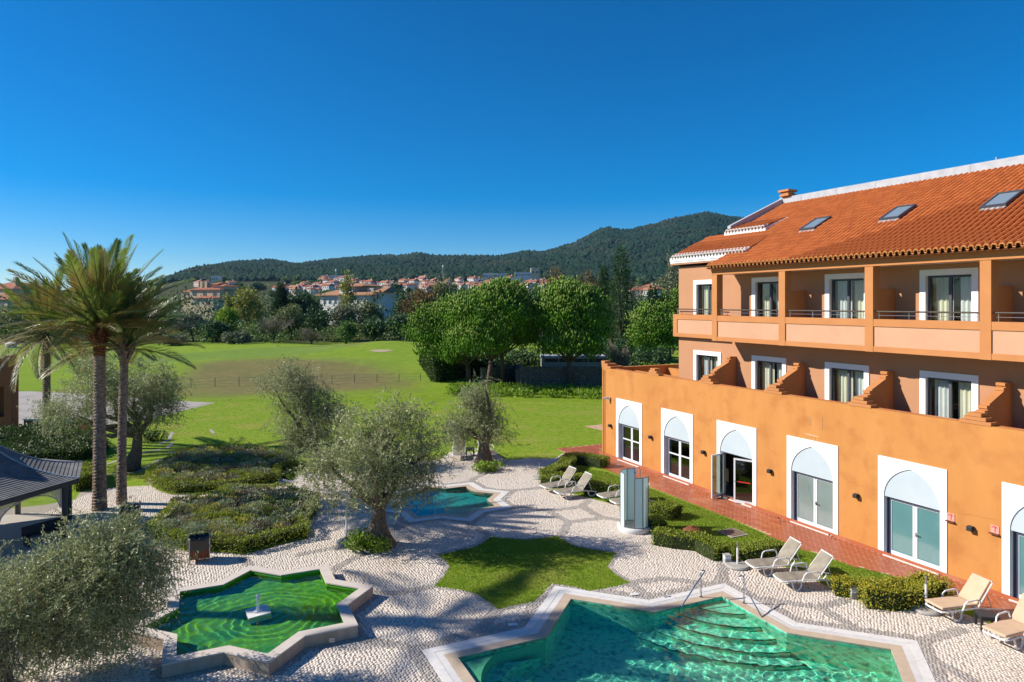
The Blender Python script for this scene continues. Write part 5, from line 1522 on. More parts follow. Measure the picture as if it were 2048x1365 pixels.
side_table(1974, 1258, 'dark square side table between the two beige loungers', -.25)
side_table(940, 912, 'dark side table between two sling loungers at the lawn edge', .1, 1.1)
def umbrella_foot(u, v, lab, h=.95, base=CONC, rz=0):
    t = thing('umbrella_stand', lab, 'umbrella base', (*G(u, v), .014), rz, 'parasol stands without parasols')
    m = MB(); m.lathe([(.40, 0), (.41, .05), (.38, .085), (.10, .10)], 26); m.build('base', base, t)
    m = MB(); m.tube([(0, 0, .09), (0, 0, h * .78)], .034, 10); m.build('tube', WPLAST, t)
    m = MB(); m.tube([(0, 0, h * .78), (0, 0, h)], .024, 10); m.tube([(0, 0, h), (0, 0, h + .02)], .028, 10); m.build('inner_tube', GREYST, t)
    m = MB(); m.bx(-.3, .3, -.3, .3, 0, .012); o = m.build('pad', RUST, t)
    return t
umbrella_foot(1475, 1134, 'empty parasol stand on grey concrete disc next to the light box', .82)
umbrella_foot(1852, 1222, 'empty parasol stand on grey concrete disc at the end of the golden hedge', .98)
umbrella_foot(693, 1087, 'empty parasol stand with tall pole to the left of the old olive trunk', 1.5)
umbrella_foot(1079, 957, 'grey parasol base at the end of the bent hedge', .75)
def light_box(u, v, lab):
    t = thing('light_box', lab, 'path light', (*G(u, v), .0), .1, 'stone path lights')
    m = MB(); m.bx(-.11, .11, -.11, .11, 0, .19); m.build('base', CONC, t)
    m = MB(); m.bx(-.105, .105, -.105, .105, .192, .30); m.build('diffuser', M('frosted_diffuser', (.62, .68, .72), None, rough=.3), t)
    m = MB(); m.bx(-.12, .12, -.12, .12, .302, .33); m.build('cap', CONC, t)
light_box(1454, 1128, 'small grey stone path light beside the concrete umbrella disc')
light_box(1706, 1197, 'white stone path light between the golden bush and the long golden hedge')
# shower
x, y = G(1269, 1060)
t = thing('shower', 'outdoor shower with tall curved pale glass screens on a round white basin', 'shower', (x, y, 0))
m = MB(); m.lathe([(.64, .0), (.66, .12), (.64, .19), (.55, .21), (.52, .10), (.1, .08)], 40); m.build('basin', LIMEW, t)
rad = .56
def screen(a0, a1, n, name, h0=.2, h1=2.32):
    for i in range(n):
        b0, b1 = R(a0 + (a1 - a0) * i / n), R(a0 + (a1 - a0) * (i + 1) / n)
        p0, p1 = Vector((rad * math.cos(b0), rad * math.sin(b0), 0)), Vector((rad * math.cos(b1), rad * math.sin(b1), 0))
        nn = (p0 + p1).normalized() * .006
        m = MB(); V = [p0 - nn, p1 - nn, p1 + nn, p0 + nn]
        m.prism([(v_.x, v_.y) for v_ in V], h0 + .02, h1 - .02); g = m.build('glass_panel', SCREEN, t)
        m = MB()
        for p in (p0, p1): m.bar((p.x, p.y, h0), (p.x, p.y, h1), .028, .028)
        for z in (h0 + .01, h1 - .01): m.bar((p0.x, p0.y, z), (p1.x, p1.y, z), .026, .026)
        m.build('frame', GREYF, t)
SCREEN = M('pale_frosted_glass', (.70, .84, .85), (.66, .81, .82), 1.0, .15, spec=.6, transl=.35)
GREYF = M('grey_bronze_frame', (.22, .20, .18), None, rough=.5)
screen(-100, 5, 3, 'screen', .2, 2.2); screen(78, 216, 4, 'screen')
m = MB(); m.tube([(.30, .38, .2), (.30, .38, 2.3), (.24, .30, 2.42), (.12, .16, 2.40), (.06, .1, 2.30)], .02, 8); m.build('pipe', STEEL, t)
m = MB(); m.lathe([(.08, 0), (.08, .02), (.02, .05)], 12, (.06, .1, 2.25)); m.build('shower_head', STEEL, t)
# bins
def bin_(u, v, lab, rz):
    t = thing('litter_bin', lab, 'bin', (*G(u, v), .014), rz, 'rusty litter bins with black bags')
    for k, (a, b_, c_, d_) in enumerate(((-.3, .3, -.22, -.205), (-.3, .3, .205, .22), (-.3, -.285, -.205, .205), (.285, .3, -.205, .205))):
        m = MB(); m.bx(a, b_, c_, d_, .12, .66); m.build('side_panel', RUST, t)
    for x in (-.32, .32):
        for y in (-.24, .24):
            m = MB(); m.bx(x - .02, x + .02, y - .02, y + .02, 0, .98 if y > 0 else .82); m.build('leg', GREYST, t)
    m = MB(); m.bx(-.29, .29, -.2, .2, .12, .13); m.build('bottom', RUST, t)
    r = random.Random(int(u)); V = []; n = 26
    for zi, (z, k) in enumerate(((.40, 1.03), (.56, 1.10), (.74, 1.06), (.84, 1.07), (.86, 1.0), (.70, .88), (.45, .8))):
        for j in range(n):
            a = 2 * math.pi * j / n; ex = .34 * k; ey = .25 * k
            q_ = 1 / max(abs(math.cos(a)) / ex, abs(math.sin(a)) / ey); q_ = q_ * .88 + .12 * .3
            V.append((q_ * math.cos(a) + r.uniform(-.012, .012), q_ * math.sin(a) + r.uniform(-.012, .012), z + r.uniform(-.03, .03) - (.05 * math.sin(3 * a) if zi < 1 else 0)))
    F = [(i * n + j, i * n + (j + 1) % n, (i + 1) * n + (j + 1) % n, (i + 1) * n + j) for i in range(6) for j in range(n)]
    obj('bin_bag', V, F, BLACKP, t, smooth=True)
bin_(260, 1056, 'rusty litter bin with black bag beside the palm trunks', R(20))
bin_(399, 1122, 'rusty litter bin with black bag in front of the mixed shrub bed', R(25))
# dark bench by the pavilion glass
t = thing('bench', 'low dark bench box standing in front of the pavilion glass', 'bench', (*G(90, 1085), .01), R(62))
m = MB(); m.bx(-.7, .7, -.2, .2, .36, .42); m.build('seat', DARKG, t)
m = MB(); m.bx(-.7, .7, .18, .22, .42, .72); m.build('backrest', DARKG, t)
for x in (-.62, .62):
    m = MB(); m.bx(x - .04, x + .04, -.18, .18, 0, .36); m.build('leg', DARKG, t)
# manhole, dome and door stops on the strip of lawn
t = thing('inspection_cover', 'square stone inspection cover with grid top set in the narrow lawn', 'drain cover', (*G(1465, 1067), .0), R(26))
m = MB(); m.bx(-.42, .42, -.42, .42, 0, .03); m.build('frame', CONC, t)
m = MB()
for k in range(5): m.bx(-.36, .36, -.34 + k * .15, -.24 + k * .15, .03, .042)
m.build('grate', M('brown_grate', (.2, .12, .09), None), t)
t = thing('clay_dome', 'rusty brown dome shaped clay jar top behind the yellow green hedge', 'garden pot', (*G(1385, 1083), 0))
m = MB(); m.lathe([(.42, 0), (.44, .25), (.36, .42), (.2, .52), (.05, .55)], 20); m.build('body', RUST, t, smooth=True)
m = MB(); m.lathe([(.08, 0), (.08, .04), (.04, .06)], 10, (0, 0, .54)); m.build('knob', RUST, t)
for k, (u, v) in enumerate(((1561, 1044), (1663, 1079))):
    t = thing('door_stop', ('small metal door stop post on the tiles left of the pale glass doors', 'small metal door stop post on the tiles right of the pale glass doors')[k], 'door stop', (*G(u, v), .014), 0, 'metal door stops on the path')
    m = MB(); m.tube([(0, 0, 0), (0, 0, .1), (-.1, -.03, .16)], .014, 6); m.build('post', GREYST, t)
    m = MB(); m.lathe([(.03, 0), (.03, .05)], 8, (-.1, -.03, .14)); m.build('rubber_stop', BLACKP, t)
# narrow stone edgings in the lawn
for k, pts in enumerate([[(318, 890), (338, 880), (345, 865)], [(205, 932), (290, 905), (335, 897), (345, 886)], [(215, 950), (275, 945), (320, 920), (345, 912), (344, 904)], [(296, 942), (302, 930), (345, 915), (410, 905)], [(512, 893), (520, 902), (560, 905), (568, 912)], [(420, 860), (428, 868)]]):
    P_ = strip(GP(pts), .22); flat_poly('lawn_edging', P_, .012 + .002 * k, COURTM)

# ------------------------------------------------------------------ pavilion with flared slate roof
pc = (-20.6, 25.3); PR = 4.0; VA = R(8)
pav = thing('pavilion', 'octagonal glazed pavilion with flared grey slate roof and white lattice arches', 'pavilion', (*pc, 0))
SLATE = M('grey_slate', (.115, .115, .12), (.165, .165, .17), 3, .7, island=False, bump=.3, bscale=20, c3=(.20, .20, .20), scale3=1.2)
LATT = M('pinkish_lattice', (.62, .53, .52), None, rough=.7)
DKG = M('dark_grey_post', (.045, .05, .055), None, rough=.5)
def pv(k, r_, z): a = VA + k * math.pi / 4; return Vector((r_ * math.cos(a), r_ * math.sin(a), z))
rprof = [(4.05, 2.30), (3.6, 2.36), (3.1, 2.47), (2.6, 2.63), (2.1, 2.86), (1.6, 3.15), (1.1, 3.5), (.6, 3.95), (.12, 4.45)]
def rz_(r_): return float(np.interp(r_, [p[0] for p in rprof][::-1], [p[1] for p in rprof][::-1]))
for k in range(8):
    m = MB()
    for (r0, z0), (r1, z1) in zip(rprof[:-1], rprof[1:]):
        m.add([pv(k, r0, z0), pv(k + 1, r0, z0), pv(k + 1, r1, z1), pv(k, r1, z1)], [(0, 1, 2, 3)])
    rf = m.build('roof', SLATE, pav)
    nrow = 26
    for j in range(nrow):
        r0 = 4.06 - j * .15; r1 = r0 - .165
        if r1 < .1: break
        a0, a1, b0, b1 = pv(k, r0, rz_(r0) + .030), pv(k + 1, r0, rz_(r0) + .030), pv(k + 1, r1, rz_(r1) + .008), pv(k, r1, rz_(r1) + .008)
        m = MB(); dn = Vector((0, 0, -.026)); m.add([a0, a1, b1, b0][:0] + [a0, a1, b0, b1, a0 + dn, a1 + dn], [(0, 1, 2, 3), (4, 5, 1, 0)])
        m.build('slate_course', SLATE, rf)
    m = MB(); m.tube([pv(k, r_, z_ + .035) for r_, z_ in rprof], .03, 6); m.build('hip_strip', LEADM, pav)
    m = MB(); a, b_ = pv(k, 4.0, 2.20), pv(k + 1, 4.0, 2.20); m.bar(a, b_, .06, .16); m.build('fascia', DKG, pav)
    m = MB(); m.tube([pv(k, 3.55, 0), pv(k, 3.55, 2.36)], .11, 10); m.build('post', DKG, pav)
    A0, A1 = pv(k, 3.5, 0), pv(k + 1, 3.5, 0); L_ = (A1 - A0).length; e = (A1 - A0).normalized()
    cz = 1.15; zt = 2.22
    def arch_z(s): q_ = (s - L_ / 2) / (L_ / 2 - .12); return 1.25 + .72 * math.sqrt(max(0, 1 - q_ * q_))
    m = MB(); st = .085
    for dirn in (1, -1):
        for i in range(-30, 60):
            # a diagonal lath clipped to the arch spandrel
            run = []
            for q_ in np.linspace(0, zt - 1.2, 22):
                s = i * st + (q_ if dirn > 0 else -q_) ; z = 1.2 + q_
                ok = .1 < s < L_ - .1 and z > arch_z(s) + .02 and z < zt
                if ok: run.append((s, z))
                elif len(run) > 1: break
                else: run = []
            if len(run) > 1:
                p, q2 = run[0], run[-1]
                m.bar(A0 + e * p[0] + Vector((0, 0, p[1])), A0 + e * q2[0] + Vector((0, 0, q2[1])), .012 if dirn > 0 else .014, .026)
    m.build('lattice', LATT, pav, kind='stuff')
    m = MB(); arc = [A0 + e * s + Vector((0, 0, arch_z(s))) for s in np.linspace(.12, L_ - .12, 21)]; m.tube(arc, .028, 6)
    m.bar(A0 + e * .1 + Vector((0, 0, 1.25)), A0 + e * .1 + Vector((0, 0, zt)), .05, .05); m.bar(A1 - e * .1 + Vector((0, 0, 1.25)), A1 - e * .1 + Vector((0, 0, zt)), .05, .05)
    m.build('arch_trim', LATT, pav)
    n = 3
    for j in range(n):
        s0, s1 = .12 + (L_ - .24) * j / n, .12 + (L_ - .24) * (j + 1) / n
        m = MB(); ins = -(A0 + A1).normalized() * .05
        m.add([A0 + e * s0 + ins + Vector((0, 0, .04)), A0 + e * s1 + ins + Vector((0, 0, .04)), A0 + e * s1 + ins + Vector((0, 0, 2.2)), A0 + e * s0 + ins + Vector((0, 0, 2.2))], [(0, 1, 2, 3)]); m.build('pane', GLASS, pav)
m = MB(); m.lathe([(3.7, 0), (3.7, .03)], 8); m.build('floor', LIME, pav)

# ------------------------------------------------------------------ ochre wing at the left edge
SHADED_OCHRE = M('shaded_ochre_render', (.30, .105, .055), (.26, .09, .045), 1.5, .9, .2, 40)  # darker copy of the hotel ochre, with the wing's shade put into the colour
wing = thing('garden_wing', 'shade-coloured ochre stepped corner of a building wing at the left picture edge', 'building', (-36.5, 46.5, 0))
m = MB(); m.bx(-6, 2.0, 0, .7, 0, 1.2); m.bx(-6, -.1, 0, .7, 1.2, 3.3); m.bx(1.5, 2.0, 0, .7, 1.2, 3.3); m.bx(-6, 2.0, 0, .7, 3.3, 5.0); m.build('wall', SHADED_OCHRE, wing)
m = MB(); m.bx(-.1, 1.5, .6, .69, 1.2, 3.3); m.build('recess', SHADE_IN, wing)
m = MB()
for k in range(3): m.bx(.6 + .45 * k, 2.02, -.03, .5, 5.0 + .15 * k, 5.14 + .15 * k)
m.build('merlon', TRIM, wing)
t = thing('low_wall', 'low shade-coloured garden wall with pale coping running from the ochre wing', 'wall', (-34.0, 47.0, 0), R(-12))
m = MB(); m.bx(0, 5.2, 0, .3, 0, .9); m.build('wall', SHADED_OCHRE, t)
m = MB(); m.bx(-.05, 5.25, -.04, .34, .9, .96); m.build('coping', LIME, t)
# ------------------------------------------------------------------ trees beyond the lawn
def LZ(x, y): return float(land(np.array([x]), np.array([y]))[0])
def at_px(u, Y): return ((u - 1024) / FPX * Y, Y)
CR = {
 'olivegreen': leafmat('scrub_leaf', (0.06, 0.085, 0.025), (0.18, 0.195, 0.075), .2, .6, .3),
 'green': leafmat('broad_leaf', (0.04, 0.085, 0.016), (0.12, 0.19, 0.04), .25, .5, .35),
 'bright': leafmat('fresh_leaf', (0.09, 0.16, 0.012), (0.17, 0.25, 0.02), .3, .5, .35),
 'dark': leafmat('dark_leaf', (0.018, 0.045, 0.016), (0.06, 0.11, 0.04), .2, .5, .35),
 'grey': leafmat('grey_leaf', (0.07, 0.085, 0.045), (0.17, 0.18, 0.11), .2, .6, .3),
 'yellow': leafmat('yellow_green_leaf', (0.12, 0.14, 0.025), (0.25, 0.24, 0.05), .3, .5, .3),
 'brown': leafmat('brown_needles', (0.055, 0.045, 0.018), (0.17, 0.105, 0.04), .2, .7, .2),
 'bare': leafmat('bare_twigs', (0.12, 0.10, 0.075), (0.21, 0.18, 0.135), .1, .8, .2),
}
TRUNKM = M('far_bark', (0.10, 0.08, 0.06), (0.06, 0.048, 0.036), 4, .95)
def tree(name, label, cat, u, top, width, Y, kind, base=None, seed=0, group=None, n=2600, size=.42, shape='round', trunk=None):
    x, y = at_px(u, Y); z0 = LZ(x, y) - .1
    k = Y / FPX; ht = (9 + (HZ - top) * k) - z0; wd = width * k
    r = np.random.default_rng(seed + 100); rr_ = random.Random(seed)
    t = thing(name, label, cat, (x, y, z0), 0, group)
    tr = ht * (.14 if trunk is None else trunk)
    bl = []
    if shape == 'round':
        c = (tr + ht) / 2; ch = (ht - tr) / 2
        for i in range(15):
            d = unit(1, r)[0]; q_ = r.random() ** .4 * .72
            s = .34 + .2 * r.random()
            bl.append((d[0] * q_ * wd / 2, d[1] * q_ * wd / 2, c + d[2] * q_ * ch, wd / 2 * s, wd / 2 * s, ch * s))
        bl.append((0, 0, c, wd * .34, wd * .34, ch * .75))
    elif shape == 'column':
        for i in range(14):
            f = (i + .5) / 14; w_ = wd / 2 * (math.sin(math.pi * min(1, .12 + .82 * f)) ** .7) * (.75 + .4 * r.random())
            bl.append((r.normal() * .14 * wd, r.normal() * .14 * wd, tr + (ht - tr) * f, w_ * .7, w_ * .7, (ht - tr) / 9))
    elif shape == 'cone':
        for i in range(46):
            f = r.random() ** .75; w_ = wd / 2 * (1 - f) ** .85 + .25
            a = r.random() * 6.283; q_ = w_ * .68
            bl.append((q_ * math.cos(a), q_ * math.sin(a), tr + (ht - tr) * f * .97, w_ * .42, w_ * .42, ht * .035 + .2))
        for i in range(12): bl.append((0, 0, tr + (ht - tr) * i / 11.5, .3 + wd * .14 * (1 - i / 11.5), .3 + wd * .14 * (1 - i / 11.5), ht * .05))
    elif shape == 'bush':
        for i in range(12):
            bl.append((r.uniform(-.4, .4) * wd, r.uniform(-.3, .3) * wd, ht * r.uniform(.25, .72), wd * .2, wd * .2, ht * .28))
    m = MB()
    m.tube([(0, 0, 0), (rr_.uniform(-.1, .1), 0, tr + .3), (rr_.uniform(-.2, .2), rr_.uniform(-.2, .2), ht * .6)], [wd * .028 + .08, wd * .022 + .06, .04], 7)
    limbs(m, (0, 0, tr), [b_[:3] for b_ in bl[:6]], wd * .014 + .04, rr_, 1, 5)
    m.build('trunk', TRUNKM, t)
    if kind == 'bare':
        m = MB()
        for i in range(170):
            b_ = bl[r.integers(len(bl))]; d = unit(1, r)[0]; e = Vector((b_[0] + d[0] * b_[3] * 1.1, b_[1] + d[1] * b_[4] * 1.1, b_[2] + abs(d[2]) * b_[5]))
            s = Vector((e.x * .35, e.y * .35, tr + (e.z - tr) * .45))
            mid = s.lerp(e, .5) + Vector((r.normal() * .2, r.normal() * .2, .2))
            m.tube([s, mid, e], [.05, .035, .015], 3, cap=False)
        m.build('branches', CR['bare'], t, kind='stuff')
        clump_crown('crown', bl, n // 3, size * .6, CR['bare'], t, r, .3, .25)
    elif shape == 'cone':
        f = 1 - r.random(n) ** .55; az = r.random(n) * 6.283
        lev = np.floor(f * 24); whorl = (f * 24) % 1.0
        jag = .72 + .38 * np.sin(az * 5 + lev * 2.4) * np.sin(az * 3 + lev * 1.1)
        q_ = (wd / 2 * (1 - f) ** .82 + .18) * jag * (.15 + .85 * r.random(n) ** .6)
        P = np.stack([q_ * np.cos(az), q_ * np.sin(az), tr * .5 + (ht - tr * .5) * f - q_ * .22 + .25 * whorl], -1)
        D = np.stack([np.cos(az), np.sin(az), -.05 + .5 * f], -1) + unit(n, r) * .45; D /= np.linalg.norm(D, axis=1, keepdims=True)
        V, F = leaf_quads(P, D, unit(n, r) * .6 + np.array([0, 0, 1.0]), size * 1.5 * (.6 + .8 * r.random(n)), size * .6 * (.6 + .6 * r.random(n)))
        obj('crown', V, F, CR[kind], t, kind='stuff')
    else:
        clump_crown('crown', bl, n, size, CR[kind], t, r, .35, .62)
    return t
TL = 'mixed trees beyond the golf course'
rows = [
 ('scrub_tree', 'grey green scrub tree at the left picture edge behind the white tank', 12, 612, 110, 138, 'olivegreen', 'round'),
 ('broadleaf_tree', 'lush mid green tree between the white tank and the tall palm', 152, 640, 95, 133, 'green', 'round'),
 ('scrub_tree', 'dusky scrub tree just behind the crown of the farther palm', 78, 628, 90, 150, 'olivegreen', 'round'),
 ('pine_tree', 'rounded light green pine just right of the second palm crown', 322, 616, 66, 140, 'green', 'round'),
 ('scrub_tree', 'tall dark tree behind the second palm trunk', 258, 610, 100, 155, 'dark', 'round'),
 ('shrub_tree', 'silvery shrub at the golf edge below the rounded light pine', 345, 668, 55, 128, 'grey', 'bush'),
 ('scrub_tree', 'pale olive tree between rounded pine and bright green tree', 385, 622, 78, 140, 'grey', 'round'),
 ('broadleaf_tree', 'bright lime green tree in the dark tree belt', 455, 610, 62, 142, 'bright', 'round'),
 ('scrub_tree', 'dark leafy tree under the bright lime green tree', 432, 640, 75, 136, 'dark', 'round'),
 ('shrub_tree', 'blue green bush at the golf edge under the lime green tree', 468, 662, 50, 129, 'grey', 'bush'),
 ('poplar_tree', 'tall yellow green tree rising highest in the middle of the belt', 497, 571, 72, 165, 'yellow', 'round'),
 ('poplar_tree', 'slim yellow green tree close to the red roofed yellow house', 455, 592, 34, 170, 'yellow', 'column'),
 ('cypress', 'dark cypress clump between the tall yellow green tree and the pale villa', 562, 566, 66, 178, 'dark', 'cone'),
 ('cypress', 'broad dark evergreen directly left of the pale villa', 605, 574, 74, 182, 'dark', 'round'),
 ('bare_tree', 'leafless grey tree with fine twigs at the golf edge', 548, 624, 86, 134, 'bare', 'round'),
 ('scrub_tree', 'olive green tree behind the leafless grey tree', 582, 606, 84, 148, 'olivegreen', 'round'),
 ('broadleaf_tree', 'compact dark green tree below the villa windows', 634, 612, 56, 140, 'dark', 'round'),
 ('shrub_tree', 'tan half bare bush under the compact dark tree', 622, 654, 52, 131, 'bare', 'bush'),
 ('scrub_tree', 'grey green tree in front of the villa centre', 690, 604, 72, 144, 'grey', 'round'),
 ('broadleaf_tree', 'full mid green tree with pale lit leaves at the golf edge below the villa', 692, 640, 56, 131, 'green', 'round'),
 ('scrub_tree', 'tall olive green tree covering the right half of the villa front', 742, 598, 76, 150, 'olivegreen', 'round'),
 ('broadleaf_tree', 'dark green tree at the golf edge right of the pale lit one', 748, 636, 66, 133, 'dark', 'round'),
 ('scrub_tree', 'dark tree just left of the umbrella pines at the golf edge', 800, 622, 80, 138, 'dark', 'round'),
 ('poplar_tree', 'narrow yellowing poplar standing in front of the villa tower', 693, 549, 36, 182, 'yellow', 'column'),
 ('cedar_tree', 'rust brown wide tree right of the villa', 842, 566, 92, 165, 'brown', 'round'),
 ('cedar_tree', 'dark green tree standing in the rust brown tree beside the villa', 803, 578, 50, 172, 'dark', 'round'),
 ('cedar_tree', 'dark flat topped tree between the rust brown tree and the umbrella pines', 880, 548, 60, 180, 'olivegreen', 'round'),
 ('cedar_tree', 'dusky tree seen over the largest umbrella pine', 1015, 552, 90, 130, 'olivegreen', 'round'),
 ('cedar_tree', 'brown topped tree behind the gap of the two big umbrella pines', 1118, 526, 80, 118, 'brown', 'round'),
 ('cedar_tree', 'brown green tree between the brown topped tree and the tall conifer', 1175, 530, 74, 115, 'brown', 'round'),
 ('cedar_tree', 'dark tree left of the brown topped one', 1085, 548, 60, 112, 'dark', 'round'),
 ('conifer', 'tallest dark conifer with pointed top rising to the hill line', 1242, 488, 130, 95, 'dark', 'cone'),
 ('conifer', 'shorter dark conifer to the right of the tallest one', 1305, 572, 80, 92, 'dark', 'cone'),
 ('conifer', 'dark conifer half hidden left of the tallest one', 1208, 530, 60, 100, 'dark', 'cone'),
 ('eucalyptus', 'grey green eucalyptus close to the upper hotel corner', 1345, 512, 64, 105, 'grey', 'column'),
 ('broadleaf_tree', 'yellow green tree at the hotel corner below the eucalyptus', 1340, 586, 50, 100, 'yellow', 'round'),
 ('scrub_tree', 'dark scrub behind the stone wall under the pines', 1030, 690, 150, 84, 'dark', 'bush'),
 ('scrub_tree', 'dark scrub between the umbrella pines and the tall conifer', 1205, 660, 110, 82, 'dark', 'bush'),
 ('scrub_tree', 'dry brown shrub at the foot of the tallest conifer', 1238, 672, 44, 76, 'bare', 'bush'),
 ('scrub_tree', 'dark bush behind the ochre terrace corner', 1300, 690, 90, 78, 'dark', 'bush'),
]
for i, (nm, lab, u, top, wd, Y, kd, sh) in enumerate(rows):
    tree(nm, lab, 'tree' if sh != 'bush' else 'bush', u, top, wd, Y, kd, seed=i, group=TL, shape=sh, n=9000 if sh == 'cone' else (3600 if wd > 60 else 2600), size=.36 * Y / 135 + .04)
# undergrowth that closes the belt
r = np.random.default_rng(3); P = []
for i in range(420):
    Y = 129 + 45 * r.random(); u = -60 + 1000 * r.random(); x = (u - 1024) / FPX * Y; h = 2.2 + 2.6 * r.random()
    P.append((x, Y, LZ(x, Y) + h * .45, 1.7, 1.6, h * .6))
o = clump_crown('undergrowth', P, 26000, .42, CR['green'], None, r, .3, .6); tag(o, 'dense undergrowth closing the tree belt behind the golf course', 'undergrowth')
P = []
for i in range(500):
    Y = 180 + 320 * r.random() ** 1.2; u = -100 + 1500 * r.random(); x = (u - 1024) / FPX * Y; h = 6 + 8 * r.random()
    P.append((x, Y, LZ(x, Y) + h * .45, 3.6, 3.2, h * .6))
o = clump_crown('woodland', P, 50000, .8, CR['dark'], None, r, .3, .6); tag(o, 'woodland of mixed green trees stretching from the belt to the town', 'woodland')

# ---- umbrella pines: shoots stand up like candles over the whole dome
NEED = leafmat('pine_shoot', (0.04, 0.12, 0.010), (0.12, 0.22, 0.016), .2, .55, .3)
NEEDT = leafmat('pine_shoot_tip', (0.16, 0.22, 0.045), (0.26, 0.30, 0.09), .2, .6, .25)
PBARK = M('pine_bark', (0.16, 0.10, 0.07), (0.085, 0.055, 0.04), 6, .95, .8, 12)
def umbrella_pine(label, u, vbase, lobes, seed, n=3000):
    n = int(n * 2.9); lobes = [(a, b_ - 8, ru * .96, rv * .9, dy) for a, b_, ru, rv, dy in lobes]
    x, y = G(u, vbase); t = thing('umbrella_pine', label, 'pine tree', (x, y, 0), 0, 'umbrella pines by the stone wall')
    r = np.random.default_rng(seed); rr_ = random.Random(seed)
    bl = [PB(a, b_, y + dy, ru, rv, base=(x, y)) for a, b_, ru, rv, dy in lobes]
    zt = min(b_[2] - b_[5] * .6 for b_ in bl)
    m = MB(); top = Vector((rr_.uniform(-.3, .3), 0, max(2.2, zt - .6)))
    m.tube([(0, 0, 0), (top.x * .3, 0, top.z * .5), top], [.34, .27, .24], 10)
    limbs(m, top - Vector((0, 0, .2)), [(b_[0], b_[1], b_[2]) for b_ in bl] + [(b_[0] + b_[3] * .6 * sx, b_[1], b_[2] - b_[5] * .2) for b_ in bl for sx in (-1, 1)], .13, rr_, 2, 6)
    m.build('trunk', PBARK, t, smooth=True)
    nc = n // 26; Pc, dc = blob_points(bl, nc, r, .80); ci = r.integers(nc, size=n)
    P = Pc[ci] + r.normal(size=(n, 3)) * np.array([.42, .42, .30]); d = dc[ci]; zt = 9 + (HZ - 728) / FPX * y
    keep = (d[:, 2] > -.6) & (P[:, 2] > zt - .2); P, d = P[keep], d[keep]; n = len(P)
    up = np.stack([d[:, 0] * .45, d[:, 1] * .45, .9 + .25 * d[:, 2]], -1) + unit(n, r) * .30; up /= np.linalg.norm(up, axis=1, keepdims=True)
    ln = .52 * (.6 + .7 * r.random(n)); rad = .066 * (.7 + .6 * r.random(n))
    s1 = np.cross(up, [0.3, 1, 0.1]); s1 /= np.linalg.norm(s1, axis=1, keepdims=True); s2 = np.cross(up, s1)
    K = 4; V = np.zeros((n, K + 2, 3))
    for k in range(K):
        a = 2 * math.pi * k / K; q_ = s1 * math.cos(a) + s2 * math.sin(a)
        V[:, k] = P + up * (ln * .6)[:, None] + q_ * rad[:, None]
    V[:, K] = P + up * ln[:, None]; V[:, K + 1] = P
    f = []
    for k in range(K): f += [(k, (k + 1) % K, K), ((k + 1) % K, k, K + 1)]
    F = (np.arange(n)[:, None, None] * (K + 2) + np.array(f)[None]).reshape(-1, 3)
    mi = np.tile(np.array([1 if q_[2] == K else 0 for q_ in f]), n)
    sh = np.repeat((d[:, 2] > .05) & (r.random(n) < .55), len(f)); mi = mi * sh
    obj('crown', V.reshape(-1, 3), F, [NEED, NEEDT], t, kind='stuff', midx=mi)
    # softer foliage inside and underneath
    b2 = [(a, b_, c + .12 * f_, dd * .90, e * .90, f_ * .72) for a, b_, c, dd, e, f_ in bl]
    clump_crown('foliage', b2, 6500, .34, NEED, t, r, .3, .3)
    return t
umbrella_pine('leftmost umbrella pine leaning over the dark hedge', 938, 765, [(860, 668, 42, 52, 1), (905, 660, 50, 60, 0), (930, 700, 55, 50, -1), (880, 710, 45, 35, 1)], 1, 2800)
umbrella_pine('largest umbrella pine with domed crown in front of the stone wall corner', 978, 777, [(985, 640, 78, 65, 0), (940, 640, 45, 45, 1), (1030, 660, 45, 55, 1), (960, 690, 60, 45, -1.5), (1010, 600, 40, 30, 1)], 2, 4200)
umbrella_pine('smaller umbrella pine rising close behind the largest one', 1006, 769, [(1025, 640, 40, 50, 1), (1045, 680, 30, 40, 1)], 3, 1400)
umbrella_pine('round umbrella pine standing alone behind the low stone wall', 1141, 777, [(1138, 640, 72, 66, 0), (1100, 650, 38, 48, .5), (1175, 660, 36, 55, .5), (1140, 700, 60, 38, -1), (1135, 600, 40, 28, .5)], 4, 4000)
umbrella_pine('umbrella pine touching the hotel corner, partly hidden by it', 1312, 742, [(1310, 660, 48, 48, 0), (1350, 640, 40, 52, 2), (1290, 690, 34, 40, 0), (1330, 690, 45, 40, 0)], 5, 2800)

# ---- dark hedge, ground cover, stone wall and plant house
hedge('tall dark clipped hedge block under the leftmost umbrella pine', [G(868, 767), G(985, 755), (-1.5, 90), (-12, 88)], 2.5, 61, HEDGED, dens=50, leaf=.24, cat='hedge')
P = []
for i in range(170):
    u = 905 + 300 * r.random(); v = 776 + 16 * r.random() + (u - 905) * .022; x, y = G(u, v); P.append((x, y, .25, .7, .6, .35))
o = clump_crown('ground_cover', P, 9000, .3, CR['bright'], None, r, .7, .3); tag(o, 'leafy green ground cover along the foot of the stone wall', 'ground cover')
RUB = M('rubble_stone', (0.20, 0.175, 0.14), (0.10, 0.09, 0.075), island=False, scale=3, rough=.95, bump=.8, bscale=8)
sw = thing('stone_wall', 'rough rubble stone wall in the shade under the umbrella pines', 'wall', (0, 0, 0))
mort = M('wall_mortar', (.13, .12, .10), (.09, .08, .07), 6, 1.0)
